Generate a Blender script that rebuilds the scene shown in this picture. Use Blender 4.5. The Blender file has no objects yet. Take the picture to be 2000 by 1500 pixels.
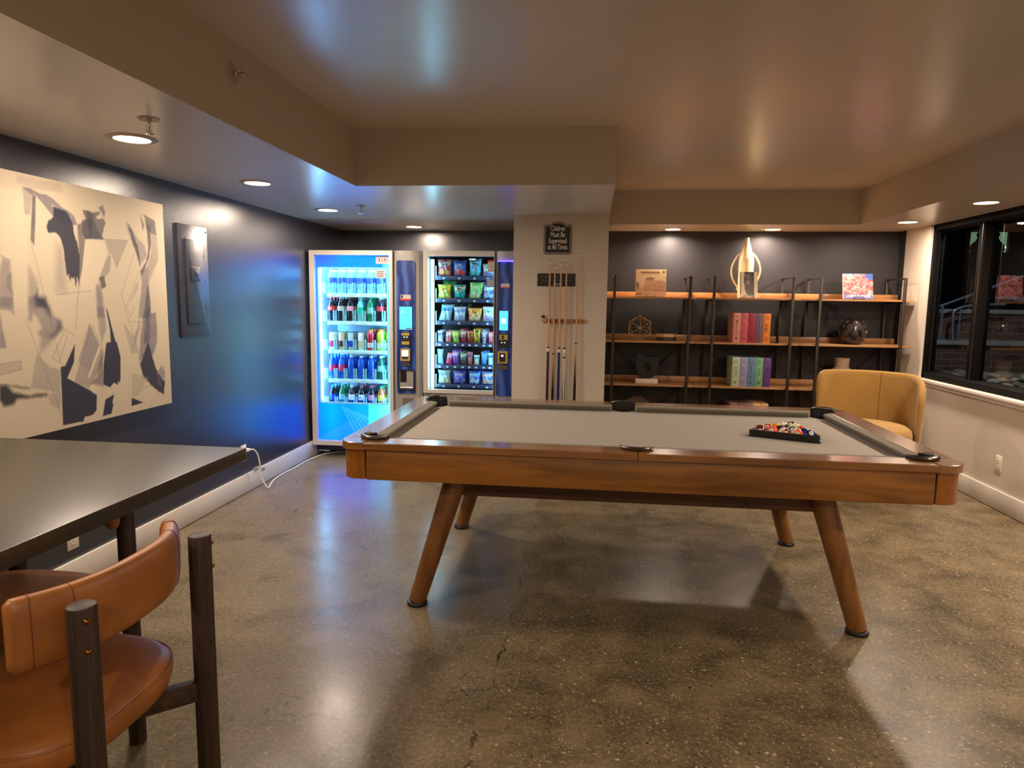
import bpy, bmesh, math, random
import numpy as np
from mathutils import Matrix, Vector, noise as mnoise
random.seed(7); rng = np.random.default_rng(7)
PI = math.pi
SC = bpy.context.scene
COL = SC.collection

# ------------------------------------------------------------------ materials
def lin(c):
    return tuple((x/12.92 if x <= .04045 else ((x+.055)/1.055)**2.4) for x in [v/255. for v in c])
def hexc(h): return tuple(int(h[i:i+2], 16) for i in (0, 2, 4))
MATS = {}
def new_mat(name):
    m = bpy.data.materials.new(name); m.use_nodes = True
    nt = m.node_tree; b = nt.nodes['Principled BSDF']
    return m, nt, b
def N(nt, t, **kw):
    n = nt.nodes.new(t)
    for k, v in kw.items(): setattr(n, k, v)
    return n
def mat(name, rgb, rough=.5, metal=0., spec=.5, vary=.08, scale=30., bump=0., bscale=200., coat=0., emis=None, estr=0., trans=0., alpha=1., sheen=0.):
    """procedural principled material: colour with slight noise variation, optional fine bump"""
    if name in MATS: return MATS[name]
    m, nt, b = new_mat(name); c = lin(rgb)
    tc = N(nt, 'ShaderNodeTexCoord'); nz = N(nt, 'ShaderNodeTexNoise'); nz.inputs['Scale'].default_value = scale
    nz.inputs['Detail'].default_value = 3
    nt.links.new(tc.outputs['Object'], nz.inputs['Vector'])
    mx = N(nt, 'ShaderNodeMix', data_type='RGBA'); 
    mx.inputs[6].default_value = tuple(x*(1-vary) for x in c)+(1,)
    mx.inputs[7].default_value = tuple(min(1, x*(1+vary)) for x in c)+(1,)
    nt.links.new(nz.outputs['Fac'], mx.inputs[0]); nt.links.new(mx.outputs[2], b.inputs['Base Color'])
    b.inputs['Roughness'].default_value = rough; b.inputs['Metallic'].default_value = metal
    b.inputs['Specular IOR Level'].default_value = spec
    if coat: b.inputs['Coat Weight'].default_value = coat; b.inputs['Coat Roughness'].default_value = .08
    if sheen: b.inputs['Sheen Weight'].default_value = sheen; b.inputs['Sheen Roughness'].default_value = .4
    if trans: b.inputs['Transmission Weight'].default_value = trans
    if alpha < 1: b.inputs['Alpha'].default_value = alpha
    if emis is not None:
        b.inputs['Emission Color'].default_value = lin(emis)+(1,); b.inputs['Emission Strength'].default_value = estr
    if bump:
        n2 = N(nt, 'ShaderNodeTexNoise'); n2.inputs['Scale'].default_value = bscale; n2.inputs['Detail'].default_value = 2
        nt.links.new(tc.outputs['Object'], n2.inputs['Vector'])
        bp = N(nt, 'ShaderNodeBump'); bp.inputs['Strength'].default_value = bump; bp.inputs['Distance'].default_value = .002
        nt.links.new(n2.outputs['Fac'], bp.inputs['Height']); nt.links.new(bp.outputs['Normal'], b.inputs['Normal'])
    MATS[name] = m; return m

def wood(name, c1, c2, rough=.35, axis='X', scale=6., stretch=9., coat=0.3, spec=.5):
    if name in MATS: return MATS[name]
    m, nt, b = new_mat(name)
    tc = N(nt, 'ShaderNodeTexCoord'); mp = N(nt, 'ShaderNodeMapping')
    sc = [scale*stretch]*3; sc['XYZ'.index(axis)] = scale
    mp.inputs['Scale'].default_value = sc
    nt.links.new(tc.outputs['Object'], mp.inputs['Vector'])
    n1 = N(nt, 'ShaderNodeTexNoise'); n1.inputs['Scale'].default_value = .55; n1.inputs['Detail'].default_value = 6; n1.inputs['Distortion'].default_value = 1.2
    n2 = N(nt, 'ShaderNodeTexNoise'); n2.inputs['Scale'].default_value = 3.; n2.inputs['Detail'].default_value = 4
    nt.links.new(mp.outputs[0], n1.inputs['Vector']); nt.links.new(mp.outputs[0], n2.inputs['Vector'])
    n3 = N(nt, 'ShaderNodeTexNoise'); n3.inputs['Scale'].default_value = 2.2; nt.links.new(tc.outputs['Object'], n3.inputs['Vector'])
    a = N(nt, 'ShaderNodeMath', operation='MULTIPLY_ADD'); nt.links.new(n2.outputs['Fac'], a.inputs[0]); a.inputs[1].default_value = .35
    nt.links.new(n1.outputs['Fac'], a.inputs[2])
    a2 = N(nt, 'ShaderNodeMath', operation='MULTIPLY_ADD'); nt.links.new(n3.outputs['Fac'], a2.inputs[0]); a2.inputs[1].default_value = .35
    nt.links.new(a.outputs[0], a2.inputs[2])
    cr = N(nt, 'ShaderNodeValToRGB'); e = cr.color_ramp.elements
    e[0].position = .52; e[0].color = lin(c1)+(1,); e[1].position = 1.05 if False else 1.; e[1].color = lin(c2)+(1,)
    nt.links.new(a2.outputs[0], cr.inputs[0]); nt.links.new(cr.outputs[0], b.inputs['Base Color'])
    b.inputs['Roughness'].default_value = rough; b.inputs['Specular IOR Level'].default_value = spec
    if coat: b.inputs['Coat Weight'].default_value = coat; b.inputs['Coat Roughness'].default_value = .12
    MATS[name] = m; return m

def printed(name, rough=.5, emit=0., coat=0.):
    """colour read from the mesh's painted colour attribute (printed artwork)"""
    if name in MATS: return MATS[name]
    m, nt, b = new_mat(name)
    at = N(nt, 'ShaderNodeAttribute', attribute_name='Col')
    nt.links.new(at.outputs['Color'], b.inputs['Base Color']); b.inputs['Roughness'].default_value = rough
    if emit:
        nt.links.new(at.outputs['Color'], b.inputs['Emission Color']); b.inputs['Emission Strength'].default_value = emit
    if coat: b.inputs['Coat Weight'].default_value = coat
    MATS[name] = m; return m

def emit(name, rgb, s):
    if name in MATS: return MATS[name]
    m, nt, b = new_mat(name)
    b.inputs['Base Color'].default_value = lin(rgb)+(1,)
    b.inputs['Emission Color'].default_value = lin(rgb)+(1,); b.inputs['Emission Strength'].default_value = s
    b.inputs['Roughness'].default_value = .4
    MATS[name] = m; return m

def glass(name, tint=(255, 255, 255), refl=1.0, rough=0.):
    """thin pane: see-through with fresnel reflection"""
    if name in MATS: return MATS[name]
    m = bpy.data.materials.new(name); m.use_nodes = True; nt = m.node_tree
    for n in list(nt.nodes): nt.nodes.remove(n)
    o = N(nt, 'ShaderNodeOutputMaterial'); t = N(nt, 'ShaderNodeBsdfTransparent'); g = N(nt, 'ShaderNodeBsdfGlossy')
    t.inputs[0].default_value = lin(tint)+(1,); g.inputs['Roughness'].default_value = rough
    fr = N(nt, 'ShaderNodeFresnel'); fr.inputs[0].default_value = 1.52
    mu = N(nt, 'ShaderNodeMath', operation='MULTIPLY'); mu.inputs[1].default_value = refl; mu.use_clamp = True
    ge = N(nt, 'ShaderNodeNewGeometry'); fb2 = N(nt, 'ShaderNodeMath', operation='SUBTRACT'); fb2.inputs[0].default_value = 1.; nt.links.new(ge.outputs['Backfacing'], fb2.inputs[1]); nt.links.new(fb2.outputs[0], mu.inputs[1])
    mu2 = N(nt, 'ShaderNodeMath', operation='MULTIPLY'); mu2.inputs[1].default_value = refl; mu2.use_clamp = True; nt.links.new(fr.outputs[0], mu2.inputs[0]); nt.links.new(mu2.outputs[0], mu.inputs[0])
    mx = N(nt, 'ShaderNodeMixShader'); nt.links.new(mu.outputs[0], mx.inputs[0]); nt.links.new(t.outputs[0], mx.inputs[1]); nt.links.new(g.outputs[0], mx.inputs[2])
    nt.links.new(mx.outputs[0], o.inputs[0]); MATS[name] = m; return m

# ------------------------------------------------------------------ mesh builder
class MB:
    def __init__(s, mats=None):
        s.bm = bmesh.new(); s.mats = []; s.cur = 0
        if mats is not None: s.use(mats)
    def use(s, m):
        if m not in s.mats: s.mats.append(m)
        s.cur = s.mats.index(m); return s
    def _fin(s, faces):
        for f in faces:
            if f.is_valid: f.material_index = s.cur
    def box(s, x0, x1, y0, y1, z0, z1, bev=0., M=None, seg=2):
        vs = [s.bm.verts.new(p) for p in ((x0, y0, z0), (x1, y0, z0), (x1, y1, z0), (x0, y1, z0), (x0, y0, z1), (x1, y0, z1), (x1, y1, z1), (x0, y1, z1))]
        fs = [s.bm.faces.new([vs[i] for i in q]) for q in ((0, 3, 2, 1), (4, 5, 6, 7), (0, 1, 5, 4), (1, 2, 6, 5), (2, 3, 7, 6), (3, 0, 4, 7))]
        s._fin(fs)
        if M is not None: bmesh.ops.transform(s.bm, matrix=M, verts=vs)
        if bev > 0:
            ed = {e for f in fs for e in f.edges}
            r = bmesh.ops.bevel(s.bm, geom=list(ed), offset=bev, segments=seg, affect='EDGES', profile=.5)
            s._fin(r['faces'])
        return s
    def lathe(s, prof, c=(0, 0, 0), n=24, M=None, cap=True, sx=1., sy=1.):
        """prof: list of (r,z); revolve about z through c"""
        rings = []
        for r, z in prof:
            if r <= 1e-6: rings.append([s.bm.verts.new((c[0], c[1], c[2]+z))])
            else: rings.append([s.bm.verts.new((c[0]+sx*r*math.cos(2*PI*i/n), c[1]+sy*r*math.sin(2*PI*i/n), c[2]+z)) for i in range(n)])
        fs = []
        for a, b in zip(rings[:-1], rings[1:]):
            for i in range(n):
                j = (i+1) % n
                if len(a) == 1 and len(b) == 1: continue
                if len(a) == 1: fs.append(s.bm.faces.new((a[0], b[j], b[i])))
                elif len(b) == 1: fs.append(s.bm.faces.new((a[i], a[j], b[0])))
                else: fs.append(s.bm.faces.new((a[i], a[j], b[j], b[i])))
        if cap:
            if len(rings[0]) > 1: fs.append(s.bm.faces.new(list(reversed(rings[0]))))
            if len(rings[-1]) > 1: fs.append(s.bm.faces.new(rings[-1]))
        s._fin(fs)
        vs = [v for r in rings for v in r]
        if M is not None: bmesh.ops.transform(s.bm, matrix=M, verts=vs)
        return s
    def cyl(s, p, q, r0, r1=None, n=20, cap=True):
        r1 = r0 if r1 is None else r1
        p = Vector(p); q = Vector(q); d = q-p; L = d.length
        M = Matrix.Translation(p) @ d.to_track_quat('Z', 'Y').to_matrix().to_4x4()
        return s.lathe([(r0, 0), (r1, L)], n=n, M=M, cap=cap)
    def rcyl(s, p, q, r0, r1=None, n=20, rd=.004):
        r1 = r0 if r1 is None else r1
        p = Vector(p); q = Vector(q); d = q-p; L = d.length
        M = Matrix.Translation(p) @ d.to_track_quat('Z', 'Y').to_matrix().to_4x4()
        return s.lathe([(r0-rd, 0), (r0-rd*.3, rd*.3), (r0, rd), (r1, L-rd), (r1-rd*.3, L-rd*.3), (r1-rd, L)], n=n, M=M)
    def tube(s, pts, r, n=8, closed=False, radii=None):
        pts = [Vector(p) for p in pts]; m = len(pts); rings = []
        up = None
        for i, p in enumerate(pts):
            if closed: t = (pts[(i+1) % m]-pts[i-1])
            else: t = pts[min(i+1, m-1)]-pts[max(i-1, 0)]
            t.normalize()
            if up is None:
                up = t.orthogonal().normalized()
            else:
                up = (up-t*up.dot(t))
                up = up.normalized() if up.length > 1e-6 else t.orthogonal().normalized()
            sd = t.cross(up); rr = radii[i] if radii else r
            rings.append([s.bm.verts.new(p+(up*math.cos(2*PI*k/n)+sd*math.sin(2*PI*k/n))*rr) for k in range(n)])
        fs = []
        rng_ = range(m if closed else m-1)
        for i in rng_:
            a, b = rings[i], rings[(i+1) % m]
            for k in range(n):
                l = (k+1) % n; fs.append(s.bm.faces.new((a[k], b[k], b[l], a[l])))
        if not closed:
            fs.append(s.bm.faces.new(rings[0])); fs.append(s.bm.faces.new(list(reversed(rings[-1]))))
        s._fin(fs); return s
    def prism(s, poly, z0, z1, M=None, bev=0.):
        """poly (x,y) extruded z0..z1"""
        a = [s.bm.verts.new((x, y, z0)) for x, y in poly]; b = [s.bm.verts.new((x, y, z1)) for x, y in poly]; n = len(poly)
        fs = [s.bm.faces.new(list(reversed(a))), s.bm.faces.new(b)]
        top = fs[1]
        for i in range(n):
            j = (i+1) % n; fs.append(s.bm.faces.new((a[i], a[j], b[j], b[i])))
        s._fin(fs)
        if M is not None: bmesh.ops.transform(s.bm, matrix=M, verts=a+b)
        if bev > 0:
            r = bmesh.ops.bevel(s.bm, geom=list(top.edges), offset=bev, segments=2, affect='EDGES', profile=.5); s._fin(r['faces'])
        return s
    def sphere(s, c, r, n=24, m=14, M=None, sc=(1, 1, 1)):
        prof = [(max(0, r*math.sin(PI*i/m)), -r*math.cos(PI*i/m)) for i in range(m+1)]
        prof[0] = (0, -r); prof[-1] = (0, r)
        T = Matrix.Translation(c) @ (M if M is not None else Matrix()) @ Matrix.Diagonal((sc[0], sc[1], sc[2], 1))
        return s.lathe(prof, n=n, M=T)
    def surf(s, fn, nu, nv, closeu=False, closev=False):
        g = [[s.bm.verts.new(fn(i/(nu if closeu else nu-1), j/(nv if closev else nv-1))) for j in range(nv)] for i in range(nu)]
        fs = []
        for i in range(nu if closeu else nu-1):
            for j in range(nv if closev else nv-1):
                i2, j2 = (i+1) % nu, (j+1) % nv
                fs.append(s.bm.faces.new((g[i][j], g[i2][j], g[i2][j2], g[i][j2])))
        s._fin(fs); return s
    def build(s, name, parent=None, ang=35., smooth=True, loc=None, label=None):
        bmesh.ops.recalc_face_normals(s.bm, faces=s.bm.faces)
        me = bpy.data.meshes.new(name); s.bm.to_mesh(me); s.bm.free()
        for m in s.mats: me.materials.append(m)
        if smooth:
            me.polygons.foreach_set('use_smooth', [True]*len(me.polygons))
            me.set_sharp_from_angle(angle=math.radians(ang))
        return link(name, me, parent, loc, label)
def link(name, data, parent=None, loc=None, label=None):
    o = bpy.data.objects.new(name, data); COL.objects.link(o)
    if parent is not None: o.parent = parent
    if loc is not None: o.location = loc
    if label: o['label'] = label
    return o
def tag(o, label, cat, group=None, kind=None):
    if len(label.split()) > 16 or (label and len(label.split()) < 4): print('LABEL', label)
    o['label'] = label; o['category'] = cat
    if group: o['group'] = group
    if kind: o['kind'] = kind
    return o
def struct(o): o['kind'] = 'structure'; return o
def thing(name, loc, label, cat, group=None, rz=0.):
    o = bpy.data.objects.new(name, None); COL.objects.link(o); o.location = loc; o.rotation_euler = (0, 0, rz)
    o.empty_display_size = .05
    return tag(o, label, cat, group)
def copy_tree(o, parent=None, top=None):
    c = o.copy(); COL.objects.link(c)
    if parent is not None: c.parent = parent
    for ch in [x for x in COL.objects if x.parent == o]: copy_tree(ch, c)
    return c
def text(parent, s, size, m, M, name='lettering', sx=1., bold=0., ext=.0004, align='CENTER', label=None, spacing=1.):
    cu = bpy.data.curves.new(name, 'FONT'); cu.body = s; cu.size = size; cu.align_x = align; cu.align_y = 'CENTER'
    cu.extrude = ext; cu.offset = bold; cu.space_character = spacing; cu.resolution_u = 3
    t = bpy.data.objects.new('tmp_text', cu); COL.objects.link(t)
    dg = bpy.context.evaluated_depsgraph_get(); dg.update()
    me = bpy.data.meshes.new_from_object(t.evaluated_get(dg)); bpy.data.objects.remove(t); bpy.data.curves.remove(cu)
    me.transform(M @ Matrix.Diagonal((sx, 1, 1, 1))); me.materials.clear(); me.materials.append(m)
    return link(name, me, parent, label=label)
FACE = Matrix.Rotation(PI/2, 4, 'X')            # text facing -Y
DOWN = FACE @ Matrix.Rotation(-PI/2, 4, 'Z')    # reading downwards, facing -Y
def T(x, y, z): return Matrix.Translation((x, y, z))
def rrect(x0, x1, y0, y1, r, n=6):
    p = []
    for cx, cy, a in ((x1-r, y1-r, 0), (x0+r, y1-r, PI/2), (x0+r, y0+r, PI), (x1-r, y0+r, 1.5*PI)):
        for i in range(n+1):
            t = a+PI/2*i/n; p.append((cx+r*math.cos(t), cy+r*math.sin(t)))
    return p
def ring_frame(mb, o, i, z0, z1, M=None):
    """frame between an outer and an inner outline with the same number of points"""
    n = len(o); V = []
    for poly, z in ((o, z0), (o, z1), (i, z1), (i, z0)): V.append([mb.bm.verts.new((x, y, z)) for x, y in poly])
    fs = []
    for a in range(4):
        A, B = V[a], V[(a+1) % 4]
        for k in range(n): fs.append(mb.bm.faces.new((A[k], A[(k+1) % n], B[(k+1) % n], B[k])))
    mb._fin(fs)
    if M is not None: bmesh.ops.transform(mb.bm, matrix=M, verts=[v for r in V for v in r])

# raster canvas -> coloured grid mesh --------------------------------------
class Canvas:
    def __init__(s, x0, x1, y0, y1, cell, base):
        s.nx = int((x1-x0)/cell)+1; s.ny = int((y1-y0)/cell)+1
        s.x = np.linspace(x0, x1, s.nx); s.y = np.linspace(y0, y1, s.ny); s.b = (x0, x1, y0, y1)
        s.X, s.Y = np.meshgrid(s.x, s.y, indexing='ij'); s.img = np.ones(s.X.shape+(3,))*np.array(lin(base))
        s.cell = cell
    def noise(s, sc, seed=0, oct=3):
        out = np.zeros(s.X.shape); amp = 1; r = np.random.default_rng(seed)
        for o in range(oct):
            g = r.random((64, 64)); fx = (s.X*sc*(2**o)) % 63; fy = (s.Y*sc*(2**o)) % 63
            ix = fx.astype(int); iy = fy.astype(int); tx = fx-ix; ty = fy-iy; tx = tx*tx*(3-2*tx); ty = ty*ty*(3-2*ty)
            out += amp*((g[ix, iy]*(1-tx)+g[ix+1, iy]*tx)*(1-ty)+(g[ix, iy+1]*(1-tx)+g[ix+1, iy+1]*tx)*ty); amp *= .5
        return out/out.max()
    def blend(s, a, c):
        s.img = s.img*(1-a[..., None])+np.array(c)*a[..., None]
    def poly(s, pts, c, a=1., soft=.002, rough=0., streak=0., seed=0):
        P = np.array(pts, float); n = len(P)
        X, Y = s.X, s.Y
        if rough:
            X = X+(s.noise(60, 11)-.5)*rough; Y = Y+(s.noise(60, 12)-.5)*rough
        ins = np.zeros(X.shape, bool); d = np.full(X.shape, 1e9)
        for i in range(n):
            x1, y1 = P[i]; x2, y2 = P[(i+1) % n]
            if y1 != y2:
                cnd = ((y1 > Y) != (y2 > Y)) & (X < (x2-x1)*(Y-y1)/(y2-y1)+x1); ins ^= cnd
            L = (x2-x1)**2+(y2-y1)**2+1e-12
            t = np.clip(((X-x1)*(x2-x1)+(Y-y1)*(y2-y1))/L, 0, 1)
            d = np.minimum(d, np.hypot(X-x1-t*(x2-x1), Y-y1-t*(y2-y1)))
        sd = np.where(ins, d, -d); al = np.clip(sd/soft*.5+.5, 0, 1)*a
        if streak: al = al*(1-streak*s.noise(25, seed+5))
        s.blend(al, lin(c))
    def ell(s, cx, cy, rx, ry, c, a=1., soft=.15):
        r = np.hypot((s.X-cx)/rx, (s.Y-cy)/ry); s.blend(np.clip((1-r)/soft, 0, 1)*a, lin(c))
    def line(s, pts, w, c, a=1.):
        for (x1, y1), (x2, y2) in zip(pts[:-1], pts[1:]):
            L = (x2-x1)**2+(y2-y1)**2+1e-12; t = np.clip(((s.X-x1)*(x2-x1)+(s.Y-y1)*(y2-y1))/L, 0, 1)
            d = np.hypot(s.X-x1-t*(x2-x1), s.Y-y1-t*(y2-y1)); s.blend(np.clip((w-d)/s.cell+.5, 0, 1)*a, lin(c))
    def mesh(s, name, fn, material, parent=None, label=None):
        """fn(X,Y)->(x,y,z) arrays"""
        x, y, z = fn(s.X, s.Y); co = np.stack([x, y, z], -1).reshape(-1, 3)
        idx = np.arange(s.nx*s.ny).reshape(s.nx, s.ny)
        f = np.stack([idx[:-1, :-1], idx[1:, :-1], idx[1:, 1:], idx[:-1, 1:]], -1).reshape(-1, 4)
        me = bpy.data.meshes.new(name); me.vertices.add(len(co)); me.vertices.foreach_set('co', co.ravel())
        me.loops.add(f.size); me.loops.foreach_set('vertex_index', f.ravel().astype(np.int32))
        me.polygons.add(len(f)); me.polygons.foreach_set('loop_start', np.arange(0, f.size, 4, dtype=np.int32)); me.polygons.foreach_set('loop_total', np.full(len(f), 4, dtype=np.int32))
        me.update(); me.validate()
        ca = me.color_attributes.new('Col', 'FLOAT_COLOR', 'POINT')
        ca.data.foreach_set('color', np.concatenate([s.img.reshape(-1, 3), np.ones((len(co), 1))], 1).astype(np.float32).ravel())
        me.materials.append(material); me.polygons.foreach_set('use_smooth', [True]*len(me.polygons))
        return link(name, me, parent, label=label)

# ------------------------------------------------------------------ camera
f_, yaw, pit, rol, hcam = 1323.65, -0.1154, 0.1231, 0.0139, 1.4213
fw = Vector((math.sin(yaw)*math.cos(pit), math.cos(yaw)*math.cos(pit), -math.sin(pit)))
rt = Vector((math.cos(yaw), -math.sin(yaw), 0)); up = rt.cross(fw)
cr_, sr_ = math.cos(rol), math.sin(rol)
R0 = rt*cr_+up*sr_; R1 = -rt*sr_+up*cr_
cd = bpy.data.cameras.new('camera'); cam = bpy.data.objects.new('camera', cd); COL.objects.link(cam)
cam.matrix_world = Matrix(((R0.x, R1.x, -fw.x, 0), (R0.y, R1.y, -fw.y, 0), (R0.z, R1.z, -fw.z, hcam), (0, 0, 0, 1)))
cd.sensor_width = 36; cd.lens = f_/2000*36; cd.clip_start = .05; cd.clip_end = 200
SC.camera = cam
SC.view_settings.view_transform = 'Standard'; SC.view_settings.look = 'None'; SC.view_settings.gamma = 1.
SC.view_settings.use_curve_mapping = False; SC.view_settings.exposure = .72
w = bpy.data.worlds.new('night'); SC.world = w; w.use_nodes = True
w.node_tree.nodes['Background'].inputs[0].default_value = (.02, .025, .035, 1); w.node_tree.nodes['Background'].inputs[1].default_value = .25

# ------------------------------------------------------------------ room materials
greige = mat('greige_wall_paint', (212, 200, 184), rough=.45, vary=.02, bump=.25, bscale=260)
cpaint = mat('semi_gloss_ceiling_paint', (206, 195, 180), rough=.27, vary=.03, scale=3, bump=.10, bscale=90, spec=.7)
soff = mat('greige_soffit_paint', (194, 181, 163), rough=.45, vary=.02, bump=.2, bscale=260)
navy = mat('navy_satin_wall_paint', (32, 33, 44), rough=.29, vary=.04, scale=6, bump=.32, bscale=220, spec=1.)
slate = mat('dark_slate_wall_paint', (46, 44, 47), rough=.45, vary=.04, scale=6, bump=.22, bscale=220, spec=.4)
white = mat('white_trim_paint', (222, 214, 202), rough=.35, vary=.02)
blackm = mat('black_window_metal', (16, 14, 13), rough=.75, spec=.08)
paneg = glass('window_glass', (225, 230, 228), refl=1.15)

def floor_mat():
    m, nt, b = new_mat('polished_concrete'); L = nt.links.new
    tc = N(nt, 'ShaderNodeTexCoord'); O = tc.outputs['Object']
    def noise_(sc, det=4, dist=0., vec=None):
        n = N(nt, 'ShaderNodeTexNoise'); n.inputs['Scale'].default_value = sc; n.inputs['Detail'].default_value = det; n.inputs['Distortion'].default_value = dist
        L(vec or O, n.inputs['Vector']); return n.outputs['Fac']
    def ramp(fac, stops):
        r = N(nt, 'ShaderNodeValToRGB'); el = r.color_ramp.elements
        while len(el) < len(stops): el.new(.5)
        for e, (p, c) in zip(el, stops): e.position = p; e.color = c if len(c) == 4 else tuple(c)+(1,)
        L(fac, r.inputs[0]); return r.outputs[0]
    def mix(fac, a, bb, mode='MIX'):
        x = N(nt, 'ShaderNodeMix', data_type='RGBA', blend_type=mode)
        if isinstance(fac, (int, float)): x.inputs[0].default_value = fac
        else: L(fac, x.inputs[0])
        for i, v in ((6, a), (7, bb)):
            if isinstance(v, tuple): x.inputs[i].default_value = v+(1,)
            else: L(v, x.inputs[i])
        return x.outputs[2]
    def mth(op, a, bb=None, c=None):
        x = N(nt, 'ShaderNodeMath', operation=op)
        for i, v in enumerate((a, bb, c)):
            if v is None: continue
            if isinstance(v, (int, float)): x.inputs[i].default_value = v
            else: L(v, x.inputs[i])
        return x.outputs[0]
    big = noise_(1.1, 5, .6); mid = noise_(5., 6, .4); fine = noise_(60, 3)
    sep = N(nt, 'ShaderNodeSeparateXYZ'); L(O, sep.inputs[0])
    # seam between two pours at x = -0.33
    wob = mth('MULTIPLY_ADD', noise_(3.5, 5), .22, mth('MULTIPLY', noise_(30, 3), .03))
    side = mth('SUBTRACT', mth('ADD', sep.outputs[0], .45), wob)
    zone = ramp(mth('MULTIPLY_ADD', side, 1.2, .5), [(.46, (0, 0, 0)), (.54, (1, 1, 1))])
    smooth_c = ramp(big, [(.3, lin((122, 112, 98))), (.5, lin((140, 128, 110))), (.7, lin((154, 141, 120)))])
    rough_c = ramp(mid, [(.32, lin((92, 82, 66))), (.5, lin((126, 112, 88))), (.68, lin((150, 134, 106)))])
    base = mix(zone, smooth_c, rough_c)
    base = mix(mth('MULTIPLY', ramp(noise_(2.3, 6, 1.5), [(.5, (0, 0, 0)), (.68, (1, 1, 1))]), .55), base, lin((80, 74, 60)))
    base = mix(.17, base, mix(ramp(fine, [(.35, (0, 0, 0)), (.65, (1, 1, 1))]), lin((58, 52, 40)), lin((196, 182, 154))))
    def chips(sc, thr, col, dens, seed):
        v = N(nt, 'ShaderNodeTexVoronoi'); v.inputs['Scale'].default_value = sc; v.inputs['Randomness'].default_value = 1.
        mp = N(nt, 'ShaderNodeMapping'); mp.inputs['Location'].default_value = (seed, seed*.7, 0); L(O, mp.inputs[0]); 
        dn = N(nt, 'ShaderNodeTexNoise'); dn.inputs['Scale'].default_value = sc*1.3; L(mp.outputs[0], dn.inputs[0])
        ad = N(nt, 'ShaderNodeMix', data_type='RGBA', blend_type='LINEAR_LIGHT'); ad.inputs[0].default_value = .35/sc
        L(mp.outputs[0], ad.inputs[6]); L(dn.outputs['Color'], ad.inputs[7]); L(ad.outputs[2], v.inputs['Vector'])
        inside = mth('LESS_THAN', v.outputs['Distance'], thr)
        sc2 = N(nt, 'ShaderNodeSeparateXYZ'); L(v.outputs['Color'], sc2.inputs[0])
        pick = mth('LESS_THAN', sc2.outputs[0], dens); return mth('MULTIPLY', inside, pick), sc2.outputs[1]
    m1, r1 = chips(95, .30, None, .35, 1.3); m2, r2 = chips(42, .26, None, .16, 4.1); m3, r3 = chips(60, .25, None, .07, 8.7)
    lightchip = mix(r1, lin((168, 152, 124)), lin((205, 190, 160)))
    base = mix(mth('MULTIPLY', m1, mth('MULTIPLY_ADD', zone, .3, .7)), base, lightchip)
    base = mix(mth('MULTIPLY', m2, mth('MULTIPLY_ADD', zone, .5, .45)), base, mix(r2, lin((150, 134, 100)), lin((210, 196, 165))))
    base = mix(mth('MULTIPLY', m3, mth('MULTIPLY_ADD', zone, .5, .45)), base, lin((48, 42, 34)))
    # cracks
    v = N(nt, 'ShaderNodeTexVoronoi', feature='DISTANCE_TO_EDGE'); v.inputs['Scale'].default_value = 4.2
    dn = N(nt, 'ShaderNodeTexNoise'); dn.inputs['Scale'].default_value = 5; dn.inputs['Detail'].default_value = 8; L(O, dn.inputs[0])
    ad = N(nt, 'ShaderNodeMix', data_type='RGBA', blend_type='LINEAR_LIGHT'); ad.inputs[0].default_value = .16; L(O, ad.inputs[6]); L(dn.outputs['Color'], ad.inputs[7]); L(ad.outputs[2], v.inputs['Vector'])
    crack = mth('MULTIPLY', mth('LESS_THAN', v.outputs[0], .006), ramp(noise_(1.7, 3), [(.5, (0, 0, 0)), (.6, (1, 1, 1))]))
    base = mix(mth('MULTIPLY', crack, .75), base, lin((52, 44, 34)))
    seam = mth('MULTIPLY', mth('LESS_THAN', mth('ABSOLUTE', side), .0035), ramp(noise_(6, 2), [(.42, (0, 0, 0)), (.55, (1, 1, 1))]))
    base = mix(mth('MULTIPLY', seam, .8), base, lin((45, 38, 30)))
    # round putty patch
    for (px, py, rad) in ((-.30, 2.13, .055), (-2.36, 4.42, .10)):
        dx = mth('SUBTRACT', sep.outputs[0], px); dy = mth('SUBTRACT', sep.outputs[1], py)
        d = mth('SQRT', mth('ADD', mth('MULTIPLY', dx, dx), mth('MULTIPLY', dy, dy)))
        d = mth('MULTIPLY_ADD', noise_(14, 2), .03, mth('SUBTRACT', d, .015))
        base = mix(mth('MULTIPLY', mth('LESS_THAN', d, rad), .55), base, lin((150, 134, 108)))
    base = mix(1., base, (.68, .65, .57), 'MULTIPLY'); L(base, b.inputs['Base Color'])
    ro = mth('MULTIPLY_ADD', mid, .14, .185); ro = mth('MULTIPLY_ADD', zone, .05, ro); L(ro, b.inputs['Roughness'])
    b.inputs['Specular IOR Level'].default_value = .20
    bp = N(nt, 'ShaderNodeBump'); bp.inputs['Strength'].default_value = .06; bp.inputs['Distance'].default_value = .003
    L(mth('SUBTRACT', noise_(25, 4), mth('MULTIPLY', crack, .5)), bp.inputs['Height']); L(bp.outputs[0], b.inputs['Normal'])
    return m
fm = floor_mat()
XL, XR, ZS, ZR, ZC, YM, YW, XI, XRI, YB, XCR, YSF = -2.476, 2.881, 2.082, 2.113, 2.406, 6.60, 6.918, -1.416, 2.288, 4.005, .113, 6.31
YN = -2.5
struct(MB(fm).box(-2.6, 3.0, YN-.1, 7.04, -.1, 0).build('floor'))
struct(MB(cpaint).box(-2.6, 3.0, YN-.1, 7.04, ZC, ZC+.1).build('ceiling'))
def soffit(name, poly, z0, z1):
    mb = MB(soff).prism(poly, z0, z1); mb.use(cpaint)
    for f in mb.bm.faces:
        f.normal_update()
        if abs(f.normal.z) > .9: f.material_index = 1
    return struct(mb.build(name, ang=30))
soffit('trim_1', [(XL, YN), (XI, YN), (XI, YB), (XCR, YB), (XCR, YM), (XL, YM)], ZS, ZC)
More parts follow.
